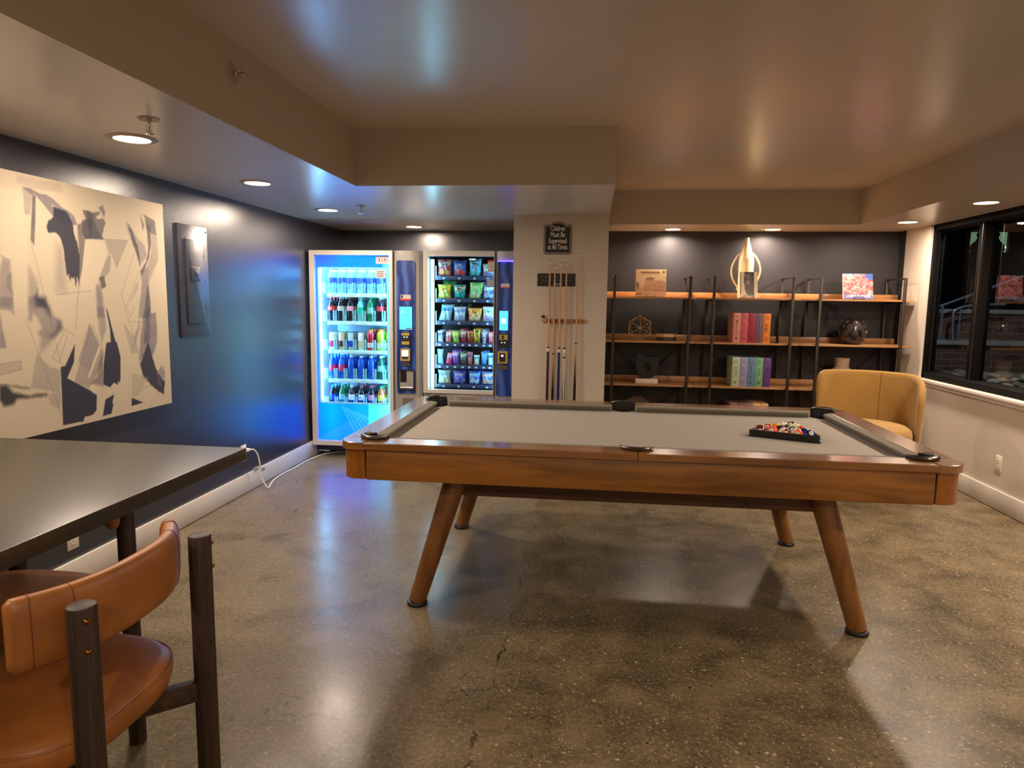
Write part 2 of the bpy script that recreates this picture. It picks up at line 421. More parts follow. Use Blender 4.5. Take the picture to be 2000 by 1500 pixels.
soffit('trim_2', [(XCR, YSF), (XRI, YSF), (XRI, YN), (XR, YN), (XR, YW), (XCR, YW)], ZR, ZC)
struct(MB(navy).box(-2.6, XL, YN, 7.0, 0, ZC).build('wall_left'))
struct(MB(navy).box(XL, -.54, YM, YM+.12, 0, ZC).build('wall_back_left'))
struct(MB(greige).prism([(-.631, 5.42), (XCR, 5.42), (XCR, YW), (-.54, YW), (-.54, 5.72), (-.631, 5.72)], 0, ZS).build('wall_column'))
struct(MB(slate).box(XCR, XR, YW, YW+.12, 0, ZC).build('wall_back_right'))
mb = MB(greige).box(XR, 3.09, YN, YW+.12, 0, .768).box(XR, 2.93, 6.33, YW+.12, .768, ZC).box(2.93, 3.09, 6.52, YW+.12, .768, ZC).box(2.93, 3.09, 6.33, 6.52, ZR, ZC).box(XR, 3.09, YN, 1.2, .768, ZC).box(XR, 3.09, 1.2, 6.33, ZR, ZC)
mb.use(slate).box(XR-.003, XR, 6.80, YW, 0, ZR)
struct(mb.build('wall_right'))
struct(MB(greige).box(-2.6, 3.0, YN-.1, YN, 0, ZC).build('wall_behind'))
def bboard(name, x0, x1, y0, y1): struct(MB(white).box(x0, x1, y0, y1, .004, .138, bev=.003).build(name))
bboard('baseboard_left', XL, XL+.016, YN, YM); bboard('baseboard_right', XR-.016, XR, YN, 6.9)
bboard('baseboard_back', XCR, XR-.02, YW-.016, YW); bboard('baseboard_column', -.631, XCR, 5.404, 5.42)
bboard('baseboard_back_left', XL+.016, -.54, YM-.016, YM)

# window in the right wall ---------------------------------------------------
wr = struct(thing('window_1', (2.93, 3.8, .80), '', '')); del wr['label']; del wr['category']
fb = MB(blackm)
y0, y1, z0, z1 = 1.2-3.8, 6.33-3.8, -.005, ZR-.80
fb.box(-.03, .15, y0, y1, z0, z0+.05, bev=.004); fb.box(-.03, .15, y0, y1, z1-.05, z1, bev=.004)
fb.box(-.03, .0, y1-.04, y1, z0, z1, bev=.004); fb.box(.0, .012, y1-.04, y1+.19, z0, z1); fb.box(.0, .15, y1+.155, y1+.19, z0, z1, bev=.004); fb.box(.0, .15, y1, y1+.19, z0, z0+.05); fb.box(.0, .15, y1, y1+.19, z1-.05, z1); fb.box(-.03, .15, y0, y0+.05, z0, z1, bev=.004);
fb.build('window_frame', wr)
steel = mat('aluminium_strip', (150, 140, 130), rough=.3, metal=1.)
for k, ym in enumerate((5.735, 4.25, 2.75)):
    q = ym-3.8
    MB(blackm).box(.055, .145, q-.030, q+.030, z0+.05, z1-.05, bev=.003).box(.045, .055, q-.010, q+.030, z0+.05, z1-.05, bev=.002).build('mullion', wr)
    MB(steel).box(.040, .045, q-.030, q-.024, z0+.05, z1-.05).build('metal_strip', wr)
MB(steel).box(.10, .104, y1+.145, y1+.150, z0+.05, z1-.05).build('metal_strip', wr)
for a, b_ in ((5.76, 6.49), (4.275, 5.71), (2.775, 4.225), (1.24, 2.725)):
    MB(paneg).box(.116, .120, a-3.8, b_-3.8, z0+.045, z1-.045).build('glass_pane', wr)
MB(white).box(2.845-2.93, 3.09-2.93, y0-.03, 6.42-3.8, -.034, -.005, bev=.006).box(2.862-2.93, 2.881-2.93, y0, 6.40-3.8, -.06, -.034, bev=.003).build('window_sill', wr)

# ------------------------------------------------------------------ downlights
warm = (1., .80, .64)
led = emit('warm_lamp_diffuser', (255, 236, 204), 16.)
trimm = mat('downlight_trim', (176, 162, 144), rough=.4)
def downlight(x, y, z, label, power=11., spread=178, first=[]):
    t = thing('recessed_downlight', (x, y, z), label, 'ceiling light', 'recessed round ceiling lights')
    if not first:
        mb = MB(trimm); mb.lathe([(.069, -.001), (.073, -.007), (.098, -.003), (.101, 0), (.098, .001)], n=40, cap=False)
        a = mb.build('trim_ring', t, ang=60); b_ = MB(led).lathe([(0, -.0025), (.070, -.0025), (.0705, .0)], n=40, cap=False).build('diffuser', t)
        first += [a.data, b_.data]
    else: link('trim_ring', first[0], t); link('diffuser', first[1], t)
    ld = bpy.data.lights.new('downlight_lamp', 'AREA'); ld.shape = 'DISK'; ld.size = .13; ld.energy = power; ld.color = warm; ld.spread = math.radians(spread)
    lo = bpy.data.objects.new('downlight_lamp', ld); COL.objects.link(lo); lo.parent = t; lo.location = (0, 0, -.012)
    return t
PW = 15.
downlight(-1.962, 2.777, ZS, 'round ceiling light over the painting, nearest on the left soffit', PW*.62)
downlight(-1.962, 3.87, ZS, 'round ceiling light above the electrical panel, second on the left soffit', PW*.8)
downlight(-2.01, 5.06, ZS, 'round ceiling light in front of the drinks vending machine', PW)
downlight(-1.65, 6.22, ZS, 'round ceiling light above and behind the gap between the vending machines', PW*.7)
downlight(.742, 6.70, ZR, 'round ceiling light above the sepia building book', PW*.75, 160)
downlight(1.655, 6.70, ZR, 'round ceiling light to the right of the tall cream bottle vase', PW*.7, 160)
downlight(2.585, 6.10, ZR, 'round ceiling light in the right corner above the yellow armchair', PW*.75)
downlight(2.590, 4.97, ZR, 'round ceiling light beside the top of the window, nearest the right edge', PW)
for i, (x, y, z) in enumerate(((-1.962, 1.65, ZS), (-1.962, .5, ZS), (2.59, 3.85, ZR), (2.59, 2.7, ZR), (2.59, 1.5, ZR))):
    downlight(x, y, z, 'round ceiling light on the %s soffit beside the viewer, %s beyond the frame' % (('left', 'left', 'right', 'right', 'right')[i], ('first', 'second', 'first', 'second', 'third')[i]), PW*(.6 if i == 0 else 1))
for x, y in ((-.2, -1.1), (1.3, -1.1)):
    downlight(x, y, ZC, 'round ceiling light in the main ceiling behind the viewer, %s one' % ('left' if x < 0 else 'right'), PW*1.1)  # two unseen lights added behind the viewer as front fill
# ------------------------------------------------------------------ sprinklers
brass = mat('brass', (190, 150, 90), rough=.25, metal=1.); chrome = mat('chrome', (210, 205, 200), rough=.18, metal=1.)
redg = mat('red_glass_bulb', (200, 40, 40), rough=.1)
def sprinkler(x, y, z, label, M=None):
    t = thing('fire_sprinkler', (x, y, z), label, 'sprinkler', 'fire sprinkler heads')
    R = M or Matrix()
    MB(trimm).lathe([(.012, -.001), (.030, -.002), (.038, -.004), (.040, -.001), (.04, 0)], n=28, M=R, cap=False).build('escutcheon', t)
    mb = MB(chrome).lathe([(.009, 0), (.009, -.014), (.006, -.018), (.006, -.022)], n=14, M=R)
    for s in (-1, 1):
        pts = [R @ Vector((s*.006, 0, -.02)), R @ Vector((s*.012, 0, -.028)), R @ Vector((s*.012, 0, -.040)), R @ Vector((s*.003, 0, -.052))]
        mb.tube(pts, .0018, n=6)
    mb.lathe([(.004, -.050), (.004, -.056)], n=10, M=R); mb.build('frame', t)
    MB(redg).lathe([(.0, -.022), (.0022, -.026), (.0022, -.044), (0, -.049)], n=8, M=R).build('glass_bulb', t)
    MB(chrome).lathe([(.0, -.058), (.006, -.0575), (.016, -.055), (.016, -.0535), (.004, -.055)], n=16, M=R).build('deflector', t)
sprinkler(-1.682, 2.483, ZS, 'pendant fire sprinkler beside the nearest left ceiling light')
sprinkler(-1.674, 4.851, ZS, 'small pendant fire sprinkler in front of the vending machines')
sprinkler(XI, 2.623, 2.284, 'sidewall fire sprinkler sticking out of the left beam face', Matrix.Rotation(-PI/2, 4, 'Y'))

# ------------------------------------------------------------------ pool table
oakT = wood('pool_table_walnut_top', (96, 58, 26), (148, 100, 52), rough=.24, axis='X', scale=2.5, coat=.7)
oakT2 = wood('pool_table_end_rail', (96, 58, 26), (146, 98, 52), rough=.24, axis='Y', scale=2.5, coat=.7)
apr = wood('pool_table_apron_veneer', (68, 40, 12), (150, 97, 38), rough=.38, axis='X', scale=2., coat=.15)
aprY = wood('pool_table_end_veneer', (68, 40, 12), (150, 97, 38), rough=.38, axis='Y', scale=2., coat=.15)
och = wood('pool_table_corner_wood', (112, 62, 14), (156, 96, 28), rough=.35, axis='Z', scale=3., coat=.25)
legw = wood('pool_table_leg_wood', (96, 58, 24), (146, 96, 46), rough=.4, axis='Z', scale=3., coat=.15)
dkw = wood('pool_table_beam_wood', (70, 44, 30), (98, 64, 44), rough=.5, axis='X', scale=3., coat=0.)
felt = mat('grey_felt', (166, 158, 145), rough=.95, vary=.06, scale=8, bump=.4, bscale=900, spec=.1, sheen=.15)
feltS = mat('shade_toned_cushion_felt', (124, 118, 104), rough=.95, vary=.05, scale=30, bump=.4, bscale=900, spec=.1, sheen=.15)  # bed cloth toned darker, shade of the cushion faces put into the colour
rubber = mat('black_rubber', (22, 20, 20), rough=.5)
pewter = mat('pewter_pocket_iron', (96, 90, 82), rough=.28, metal=.9)
X0, X1, Y0, Y1, HT = -1.0854, 1.496, 2.782, 4.238, .80
cx, cy = (X0+X1)/2, (Y0+Y1)/2; hx, hy = (X1-X0)/2, (Y1-Y0)/2
pt = thing('pool_table', (cx, cy, 0), 'pool table with walnut rails, grey cloth and splayed round legs', 'pool table')
RW = .118; zt = HT
def parc(a, s, d0, d1, n=8, r=.062): return [(a*(hx-.140+r*math.cos(math.radians(d0+(d1-d0)*i/n))), s*(hy-.130+r*math.sin(math.radians(d0+(d1-d0)*i/n)))) for i in range(n+1)]
# rails: wooden tops, split at the middle pockets and mitred at the corner blocks
g = .0012
def railpoly(poly, m, nm='rail_top'): return MB(m).prism(poly, HT-.030, HT, bev=.004).build(nm, pt, ang=14)
for s in (-1, 1):
    y_o, y_i = s*hy, s*(hy-RW); pk = .066
    for a in (-1, 1):
        # long rail half: from the mid pocket to the corner block
        xo0, xo1 = a*g, a*(hx-.120)
        xs = [(xo0, y_o), (xo1, y_o)]+parc(a, s, 71.2, 168.8)+[(a*pk, y_i)]
        n = 6
        for i in range(1, n+1):
            t = i/n*PI/2; xs.append((a*pk*math.cos(t), y_i+s*.066*math.sin(t)))
        xs[-1] = (xo0, y_i+s*.066)
        railpoly(xs, oakT)
for a in (-1, 1):
    xo, xi = a*hx, a*(hx-RW)
    railpoly([(xo, -hy+.120+g), (xo, hy-.120-g)]+parc(a, 1, 9.3, -69.2)+parc(a, -1, -69.2, 9.3), oakT2)
    for s in (-1, 1):
        r = .085; ccx, ccy = a*(hx-r), s*(hy-r)
        pts = [(a*(hx-.120+g), s*hy)]
        for i in range(9):
            t = i/8*PI/2; pts.append((ccx+a*r*math.sin(t), ccy+s*r*math.cos(t)))
        pts += [(a*hx, s*(hy-.120+g))]
        # pocket cut
        pc = (a*(hx-.140), s*(hy-.130))
        q_ = parc(a, s, 9.3, 71.2); q_[0] = (q_[0][0], s*(hy-.120+g)); q_[-1] = (a*(hx-.120+g), q_[-1][1]); pts += q_
        MB(oakT).prism(pts, HT-.032, HT+.0004, bev=.004).build('corner_cap', pt, ang=14)
        # corner block of the apron
        ins = .012; rr = .078; pts = [(a*(hx-.120), s*(hy-ins))]
        ccx, ccy = a*(hx-ins-rr), s*(hy-ins-rr)
        for i in range(9):
            t = i/8*PI/2; pts.append((ccx+a*rr*math.sin(t), ccy+s*rr*math.cos(t)))
        pts += [(a*(hx-ins), s*(hy-.120)), (a*(hx-.05), s*(hy-.120)), (a*(hx-.120), s*(hy-.05))]
        MB(och).prism(pts, .637, HT-.032).build('corner_block', pt)
        # pocket iron + liner
        mb = MB(pewter); pp = []
        for i in range(17):
            t = math.radians(-48+i/16*196); pp.append((pc[0]+a*(.064)*math.cos(t), pc[1]+s*(.064)*math.sin(t), HT+.009))
        mb.tube(pp, .009, n=10, radii=[.006+.004*math.sin(PI*i/16) for i in range(17)]); mb.build('pocket_iron', pt)
        MB(rubber).surf(lambda u, v: (pc[0]+a*(.058-.006*v)*math.cos(math.radians(-72+244*u)), pc[1]+s*(.058-.006*v)*math.sin(math.radians(-72+244*u)), HT+.010-.11*v), 24, 6).surf(
            lambda u, v: (pc[0]+a*(.061)*math.cos(math.radians(-68+236*u)), pc[1]+s*(.061)*math.sin(math.radians(-68+236*u)), HT+.006-.10*v), 24, 3).build('pocket_liner', pt)
for s in (-1, 1):
    pc = (0, s*(hy-RW)); mb = MB(pewter); pp = []
    for i in range(17):
        t = math.radians(8+i/16*164); pp.append((.070*math.cos(t), pc[1]+s*.071*math.sin(t), HT+.009))
    mb.tube(pp, .008, n=10, radii=[.004+.005*math.sin(PI*i/16) for i in range(17)]); mb.build('pocket_iron', pt)
    MB(rubber).surf(lambda u, v: ((.062-.004*v)*math.cos(PI*u), pc[1]+s*(.062-.004*v)*math.sin(PI*u), HT+.012-.11*v), 24, 6).surf(
        lambda u, v: (.0655*math.cos(PI*u), pc[1]+s*(.0655)*math.sin(PI*u), HT+.012-.11*v), 24, 3).build('pocket_liner', pt)
# bed with pocket cut-outs
BX, BY = hx-.112, hy-.112
def bed_outline():
    pts = []
    def arc(c, r, a0, a1, n=8):
        for i in range(n+1):
            t = math.radians(a0+(a1-a0)*i/n); pts.append((c[0]+r*math.cos(t), c[1]+r*math.sin(t)))
    k = .092; q = .052
    arc((BX, BY), k, 270, 180); arc((0, BY+.012), q, 345, 195); arc((-BX, BY), k, 360, 270)
    arc((-BX, -BY), k, 90, 0); arc((0, -BY-.012), q, 165, 15); arc((BX, -BY), k, 180, 90)
    return pts
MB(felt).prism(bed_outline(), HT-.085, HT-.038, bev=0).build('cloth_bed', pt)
# cushions: cross-section extruded along the rail, angled ends
def cushion(p0, p1, inw, e0, e1):
    """p0,p1 : points on rail inner edge; inw: inward dir; e0,e1: end cut-backs"""
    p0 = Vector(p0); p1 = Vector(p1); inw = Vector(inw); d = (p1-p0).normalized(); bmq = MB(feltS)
    prof = [(0, HT-.002), (.030, HT-.003), (.040, HT-.006), (.043, HT-.010), (.040, HT-.015), (.022, HT-.036), (0, HT-.038)]
    prof = [(0, HT-.001), (.034, HT-.003), (.043, HT-.007), (.045, HT-.011), (.042, HT-.016), (.026, HT-.037), (0, HT-.037)]
    A = []; B = []
    for (o, z) in prof:
        A.append(bmq.bm.verts.new(tuple(p0+d*e0*o/.045+inw*o)+(z,) if False else ((p0+d*(e0*o/.045)+inw*o).x, (p0+d*(e0*o/.045)+inw*o).y, z)))
        q = p1-d*(e1*o/.045)+inw*o; B.append(bmq.bm.verts.new((q.x, q.y, z)))
    n = len(prof); fs = []
    for i in range(n-1): fs.append(bmq.bm.faces.new((A[i], A[i+1], B[i+1], B[i])))
    fs.append(bmq.bm.faces.new((A[-1], A[0], B[0], B[-1]))); fs.append(bmq.bm.faces.new(list(reversed(A)))); fs.append(bmq.bm.faces.new(B))
    bmq._fin(fs); bmq.build('cushion', pt, ang=50)
ce = .160
for s in (-1, 1):
    y_i = s*(hy-RW)
    for a in (-1, 1):
        cushion((a*.068, y_i), (a*(hx-.202), y_i), (0, -s), .012, .026)
for a in (-1, 1): cushion((a*(hx-RW), -(hy-.190)), (a*(hx-RW), hy-.190), (-a, 0), .026, .026)
# apron panels
for s in (-1, 1): MB(apr).box(-hx+.126, hx-.126, s*(hy-.024)-.011, s*(hy-.024)+.011, .634, HT-.034, bev=.002).build('apron_panel', pt)
for a in (-1, 1): MB(aprY).box(a*(hx-.014)-.011, a*(hx-.014)+.011, -hy+.1235, hy-.1235, .634, HT-.034, bev=.002).build('apron_panel', pt)
MB(rubber).box(-hx+.06, hx-.06, -hy+.045, hy-.045, .70, HT-.088).build('inner_frame', pt)
# sight dots
for s in (-1, 1):
    for k in range(1, 8):
        if k == 4: continue
        MB(brass).lathe([(0, HT+.0006), (.0045, HT+.0006), (.0045, HT-.001)], c=(-hx+.12+(2*hx-.24)*k/8, s*(hy-.06), 0), n=12, cap=False).build('rail_sight', pt)
for a in (-1, 1):
    for k in range(1, 4): MB(brass).lathe([(0, HT+.0006), (.0045, HT+.0006), (.0045, HT-.001)], c=(a*(hx-.06), -hy+.12+(2*hy-.24)*k/4, 0), n=12, cap=False).build('rail_sight', pt)
# legs
for a in (-1, 1):
    for s in (-1, 1):
        ft = Vector((a*.982, s*.548, .018)); tp = Vector((a*.79, s*.505, .66))
        l = MB(legw).rcyl(ft, tp, .040, .054, n=32, rd=.003).build('leg', pt)
        MB(rubber).lathe([(.040, 0), (.047, .003), (.048, .012), (.044, .018), (.036, .02)], c=(ft.x, ft.y, .0), n=28).build('foot_pad', l)
for s in (-1, 1): MB(dkw).box(-.80, .80, s*.49-.018, s*.49+.018, .522, .66, bev=.002).build('under_beam', pt)
for a in (-1, 1): MB(dkw).box(a*.80-.018, a*.80+.018, -.50, .50, .572, .66, bev=.002).build('under_beam', pt)

# ------------------------------------------------------------------ triangle + balls
plb = mat('black_plastic', (20, 20, 22), rough=.3)
zb = HT-.038; BR = .0286
A_ = Vector((.803, 3.462)); B_ = Vector((1.092, 3.330)); dAB = (B_-A_).normalized(); nrm = Vector((-dAB.y, dAB.x))
c0 = (A_+B_)/2+nrm*.092
tr = thing('triangle_rack', (c0.x, c0.y, zb), 'black plastic triangle rack around the pool balls', 'ball rack')
tr.rotation_euler.z = math.atan2(dAB.y, dAB.x)
def tri(R, r, n=5):
    pts = []
    for k in range(3):
        a = -PI/2+2*PI*k/3+PI/3; a = PI/2+2*PI*k/3
        c = Vector((math.cos(a), math.sin(a)))*(R-2*r)
        for i in range(n+1):
            t = a-PI/3+2*PI/3*i/n; pts.append((c.x+r*math.cos(t), c.y+r*math.sin(t)))
    return pts
Rin = 4*2*BR/math.sqrt(3)+2*BR
mb = MB(plb); ring_frame(mb, tri(Rin+.016, .020), tri(Rin+.002, .018), .004, .036); ring_frame(mb, tri(Rin+.026, .022), tri(Rin+.004, .018), .0, .006); ring_frame(mb, tri(Rin+.022, .022), tri(Rin+.004, .018), .018, .022)
mb.build('rack_frame', tr, ang=40)
def ballmat(n, c):
    return mat('ball_'+n, c, rough=.08, vary=0, coat=.5)
bc = dict(yellow=(232, 170, 30), blue=(22, 30, 120), red=(205, 40, 30), purple=(50, 20, 70), orange=(238, 84, 40), green=(10, 74, 50), maroon=(110, 20, 22), black=(14, 14, 16), ivory=(236, 224, 190))
rows = [['maroon:7', 'orange:5', 'maroon:15s', 'orange:13s', 'blue:2'], ['red:3', 'purple:4', 'green:6', 'blue:10s'], ['yellow:1', 'green:14s', 'red:11s'], ['yellow:9s', 'purple:12s'], ['black:8']]
posn = ['leftmost in front row', 'second in front row', 'middle of front row', 'fourth in front row', 'right end of front row']
lab_row = ['front row', 'second row', 'third row', 'fourth row', 'far tip']
Rz = tr.rotation_euler.z
for r, row in enumerate(rows):
    for k, spec in enumerate(row):
        col, num = spec.split(':'); st = num.endswith('s'); num = num.rstrip('s')
        lx = (k-(len(row)-1)/2)*2*BR; ly = -4*BR*2*math.sqrt(3)/2/3+r*BR*math.sqrt(3)
        p = Matrix.Rotation(Rz, 3, 'Z') @ Vector((lx, ly, 0))
        where = posn[k] if r == 0 else '%s from left in the %s' % (('first', 'second', 'third', 'fourth')[k], lab_row[r]) if r < 4 else 'at the far tip'
        desc = '%s %s pool ball numbered %s, %s' % (col, 'striped' if st else 'solid', num, where)
        b_ = thing('pool_ball', (c0.x+p.x, c0.y+p.y, zb), desc, 'pool ball', 'pool balls in the triangle rack')
        b_.rotation_euler = (random.uniform(-.7, .1) if (r, k) != (0, 0) else -.1, random.uniform(-.9, .9) if st else .2, random.uniform(-.8, .8) if (r, k) != (0, 0) else -.3)
        mb = MB(ballmat(col, bc[col]))
        if st:
            mb.use(ballmat('ivory', bc['ivory'])); mi = mb.cur; mb.use(ballmat(col, bc[col]))
        m_ = 18; prof = [(max(0, BR*math.sin(PI*i/m_)), BR-BR*math.cos(PI*i/m_)) for i in range(m_+1)]; prof[0] = (0, 0); prof[-1] = (0, 2*BR)
        mb.lathe(prof, n=32)
        if st:
            for f in mb.bm.faces:
                z = f.calc_center_median().z-BR
                if abs(z) > .5*BR: f.material_index = mi
        # keep the ball centre fixed when the empty is tilted
        ob = mb.build('ball_body', b_, ang=180)
        E = b_.rotation_euler.to_matrix().to_4x4(); off = Vector((0, 0, BR))
        b_.location = Vector((c0.x+p.x, c0.y+p.y, zb+BR)); 
        for v in ob.data.vertices: v.co.z -= BR
        MS = Matrix.Rotation(PI/2, 4, 'X')
        wh = mat('ball_ivory_spot', (236, 226, 200), rough=.1, vary=0)
        for sg in (1,):
            sm = MB(wh); ps = [(BR*1.004*math.sin(t*.1), BR*1.004*math.cos(t*.1)) for t in range(0, 5)]; ps[0] = (0, BR*1.004)
            sm.lathe(ps, n=20, cap=False, M=MS); sm.build('number_spot', b_)
        text(b_, num, .012, plb, T(0, -BR*1.0, 0) @ FACE @ T(0, 0, .0006), name='number', ext=.0002)

# ------------------------------------------------------------------ counter table and stools
granite = None
def granite_mat():
    m, nt, b = new_mat('black_speckled_granite'); L = nt.links.new
    tc = N(nt, 'ShaderNodeTexCoord'); v = N(nt, 'ShaderNodeTexVoronoi'); v.inputs['Scale'].default_value = 300
    L(tc.outputs['Object'], v.inputs['Vector']); nz = N(nt, 'ShaderNodeTexNoise'); nz.inputs['Scale'].default_value = 120; nz.inputs['Detail'].default_value = 4; L(tc.outputs['Object'], nz.inputs['Vector'])
    r = N(nt, 'ShaderNodeValToRGB'); e = r.color_ramp.elements; e[0].position = .0; e[0].color = lin((120, 112, 92))+(1,); e[1].position = .35; e[1].color = lin((62, 56, 44))+(1,)
    L(v.outputs['Distance'], r.inputs[0]); mx = N(nt, 'ShaderNodeMix', data_type='RGBA'); L(nz.outputs['Fac'], mx.inputs[0]); mx.inputs[6].default_value = lin((30, 27, 22))+(1,); L(r.outputs[0], mx.inputs[7])
    L(mx.outputs[2], b.inputs['Base Color']); b.inputs['Roughness'].default_value = .33; b.inputs['Specular IOR Level'].default_value = .6
    return m
gr = granite_mat()
ct = thing('counter_table', (-1.81, 1.35, 0), 'counter-height table with a dark speckled stone top against the navy wall', 'table')
MB(gr).box(-2.46+1.81, -1.157+1.81, .35-1.35, 2.145-1.35, .868, .91, bev=.002).build('stone_top', ct)
dmet = mat('dark_metal', (30, 26, 24), rough=.45, metal=.3)
for x in (-2.30, -2.02):
    for y in (.6, 1.97): MB(dmet).box(x+1.81-.03, x+1.81+.03, y-1.35-.03, y-1.35+.03, 0, .868, bev=.003).build('leg', ct)
MB(dmet).box(-2.33+1.81, -1.99+1.81, .57-1.35, 2.0-1.35, .83, .868).build('top_support', ct)

leather = None
def leather_mat(name, rgb):
    m, nt, b = new_mat(name); L = nt.links.new; tc = N(nt, 'ShaderNodeTexCoord')
    n1 = N(nt, 'ShaderNodeTexNoise'); n1.inputs['Scale'].default_value = 9; n1.inputs['Detail'].default_value = 6; L(tc.outputs['Object'], n1.inputs['Vector'])
    r = N(nt, 'ShaderNodeValToRGB'); e = r.color_ramp.elements; c = lin(rgb); e[0].position = .3; e[0].color = tuple(x*.72 for x in c)+(1,); e[1].position = .7; e[1].color = tuple(x*1.12 for x in c)+(1,)
    L(n1.outputs['Fac'], r.inputs[0]); L(r.outputs[0], b.inputs['Base Color'])
    v = N(nt, 'ShaderNodeTexVoronoi'); v.inputs['Scale'].default_value = 420; L(tc.outputs['Object'], v.inputs['Vector'])
    bp = N(nt, 'ShaderNodeBump'); bp.inputs['Strength'].default_value = .12; bp.inputs['Distance'].default_value = .001; L(v.outputs['Distance'], bp.inputs['Height']); L(bp.outputs[0], b.inputs['Normal'])
    b.inputs['Roughness'].default_value = .42; b.inputs['Specular IOR Level'].default_value = .45
    return m
leather = leather_mat('tan_leather', (160, 98, 44)); stitch = mat('brown_stitching', (104, 52, 20), rough=.7)
oakd = wood('dark_stained_oak', (8, 5, 3), (62, 44, 30), rough=.5, axis='Z', scale=6., stretch=24, coat=0, spec=.35)
oakdx = wood('dark_stained_oak_rail', (10, 7, 5), (74, 54, 38), rough=.5, axis='X', scale=6., stretch=20, coat=0, spec=.35)
abr = mat('aged_brass', (150, 100, 48), rough=.3, metal=1.)
def make_stool(loc, rz, label):
    """faces local -X, backrest on +X"""
    t = thing('counter_stool', loc, label, 'stool', 'tan leather counter stools', rz)
    # seat cushion: rounded square
    def se(u, v):
        th = 2*PI*u; n = 3.0
        c, s = math.cos(th), math.sin(th)
        k = (abs(c)**n+abs(s)**n)**(-1/n)
        prof = [(0, .503), (.55, .503), (.90, .504), (.965, .512), (.995, .535), (1.0, .552), (.985, .566), (.93, .580), (.80, .590), (.5, .597), (0, .600)]
        q = v*(len(prof)-1); i = min(int(q), len(prof)-2); f = q-i
        r = prof[i][0]*(1-f)+prof[i+1][0]*f; z = prof[i][1]*(1-f)+prof[i+1][1]*f
        return (-.030+.238*r*k*c, .236*r*k*s, z)
    seat = MB(leather).surf(se, 64, 31, closeu=True).build('seat', t, ang=60)
    pp = []
    for i in range(64):
        th = 2*PI*i/64; c, s = math.cos(th), math.sin(th); k = (abs(c)**3+abs(s)**3)**(-1/3); pp.append((-.030+.2375*k*c, .2355*k*s, .5655))
    MB(leather).tube(pp, .0022, n=6, closed=True).build('piping', seat)
    # backrest: C-shaped padded band
    W2 = .236
    def br(u, v):
        # u along the band -1..1 ; v around the section
        s_ = -1+2*u; y = W2*s_*1.0; xc = .215-.085*(abs(s_)**2.6)
        ends = min(1, max(0, (1-abs(s_))/.045)); ends = math.sqrt(max(0, 1-(1-ends)**2)) if ends < 1 else 1
        th = 2*PI*v; c, sn = math.cos(th), math.sin(th)
        hh = .070*(.86+.14*ends); tt = .021*(.35+.65*ends)
        k = (abs(c)**3.2+abs(sn)**3.2)**(-1/3.2)
        dx = -.085*2.6*(abs(s_)**1.6)*(1 if s_ > 0 else -1)/W2; nn = Vector((1, -dx, 0)).normalized()
        z = .812+hh*k*sn
        return (xc+nn.x*tt*k*c, y+nn.y*tt*k*c, z)
    bk = MB(leather).surf(br, 61, 28, closev=True)
    # end caps
    for end in (0, 1):
        vs = [bk.bm.verts.new(br(end, j/28)) for j in range(28)]; f = bk.bm.faces.new(vs); f.material_index = 0
    bmesh.ops.remove_doubles(bk.bm, verts=bk.bm.verts, dist=.0002)
    bk = bk.build('backrest', t, ang=70)
    for s in (.94, .06):
        ps = [br(s, j/40) for j in range(40)]; c = sum((Vector(p) for p in ps), Vector())/40
        ps = [tuple(c+(Vector(p)-c)*1.012) for p in ps]
        MB(stitch).tube(ps, .0009, n=5, closed=True).build('stitching', bk)
    for sq in (.18, .82):
        ps = [br(sq, j/40) for j in range(40)]
        MB(stitch).tube(ps, .0009, n=5, closed=True).build('seam', bk)
    px, py = .243, .188
    for s in (-1, 1):
        l = MB(oakd).rcyl((px, s*py, 0), (px, s*py, .862), .0255, n=32, rd=.004).build('back_leg', t)
        for z in (.838, .780): MB(abr).sphere((px+.0205, s*(py+.0150), z), .0055, n=12, m=8).build('stud', l)
        MB(oakd).rcyl((-.20, s*.195, 0), (-.20, s*.195, .500), .0245, n=32, rd=.004).build('front_leg', t)
    for s in (-1, 1):
        a = Vector((px, s*py, 0)); b = Vector((-.20, -s*.195, 0)); L = (b-a).length; an = math.atan2(b.y-a.y, b.x-a.x)
        M = T(a.x, a.y, 0) @ Matrix.Rotation(an, 4, 'Z')
        MB(oakdx).box(.01, L-.01, -.013, .013, .452, .500 if s > 0 else .4995, bev=.002, M=M).build('diagonal_rail', t)
    # foot rails
    MB(oakdx).box(-.20, px, -.205, -.180, .20, .225, bev=.002).build('foot_rail', t); MB(oakdx).box(-.20, px, .180, .205, .20, .225, bev=.002).build('foot_rail', t)
    return t
make_stool((-1.150, 1.262, 0), 0, 'tan leather counter stool in the foreground, whole backrest in view')
make_stool((-1.597, 1.625, 0), PI/2, 'tan leather counter stool pushed in under the stone tabletop')

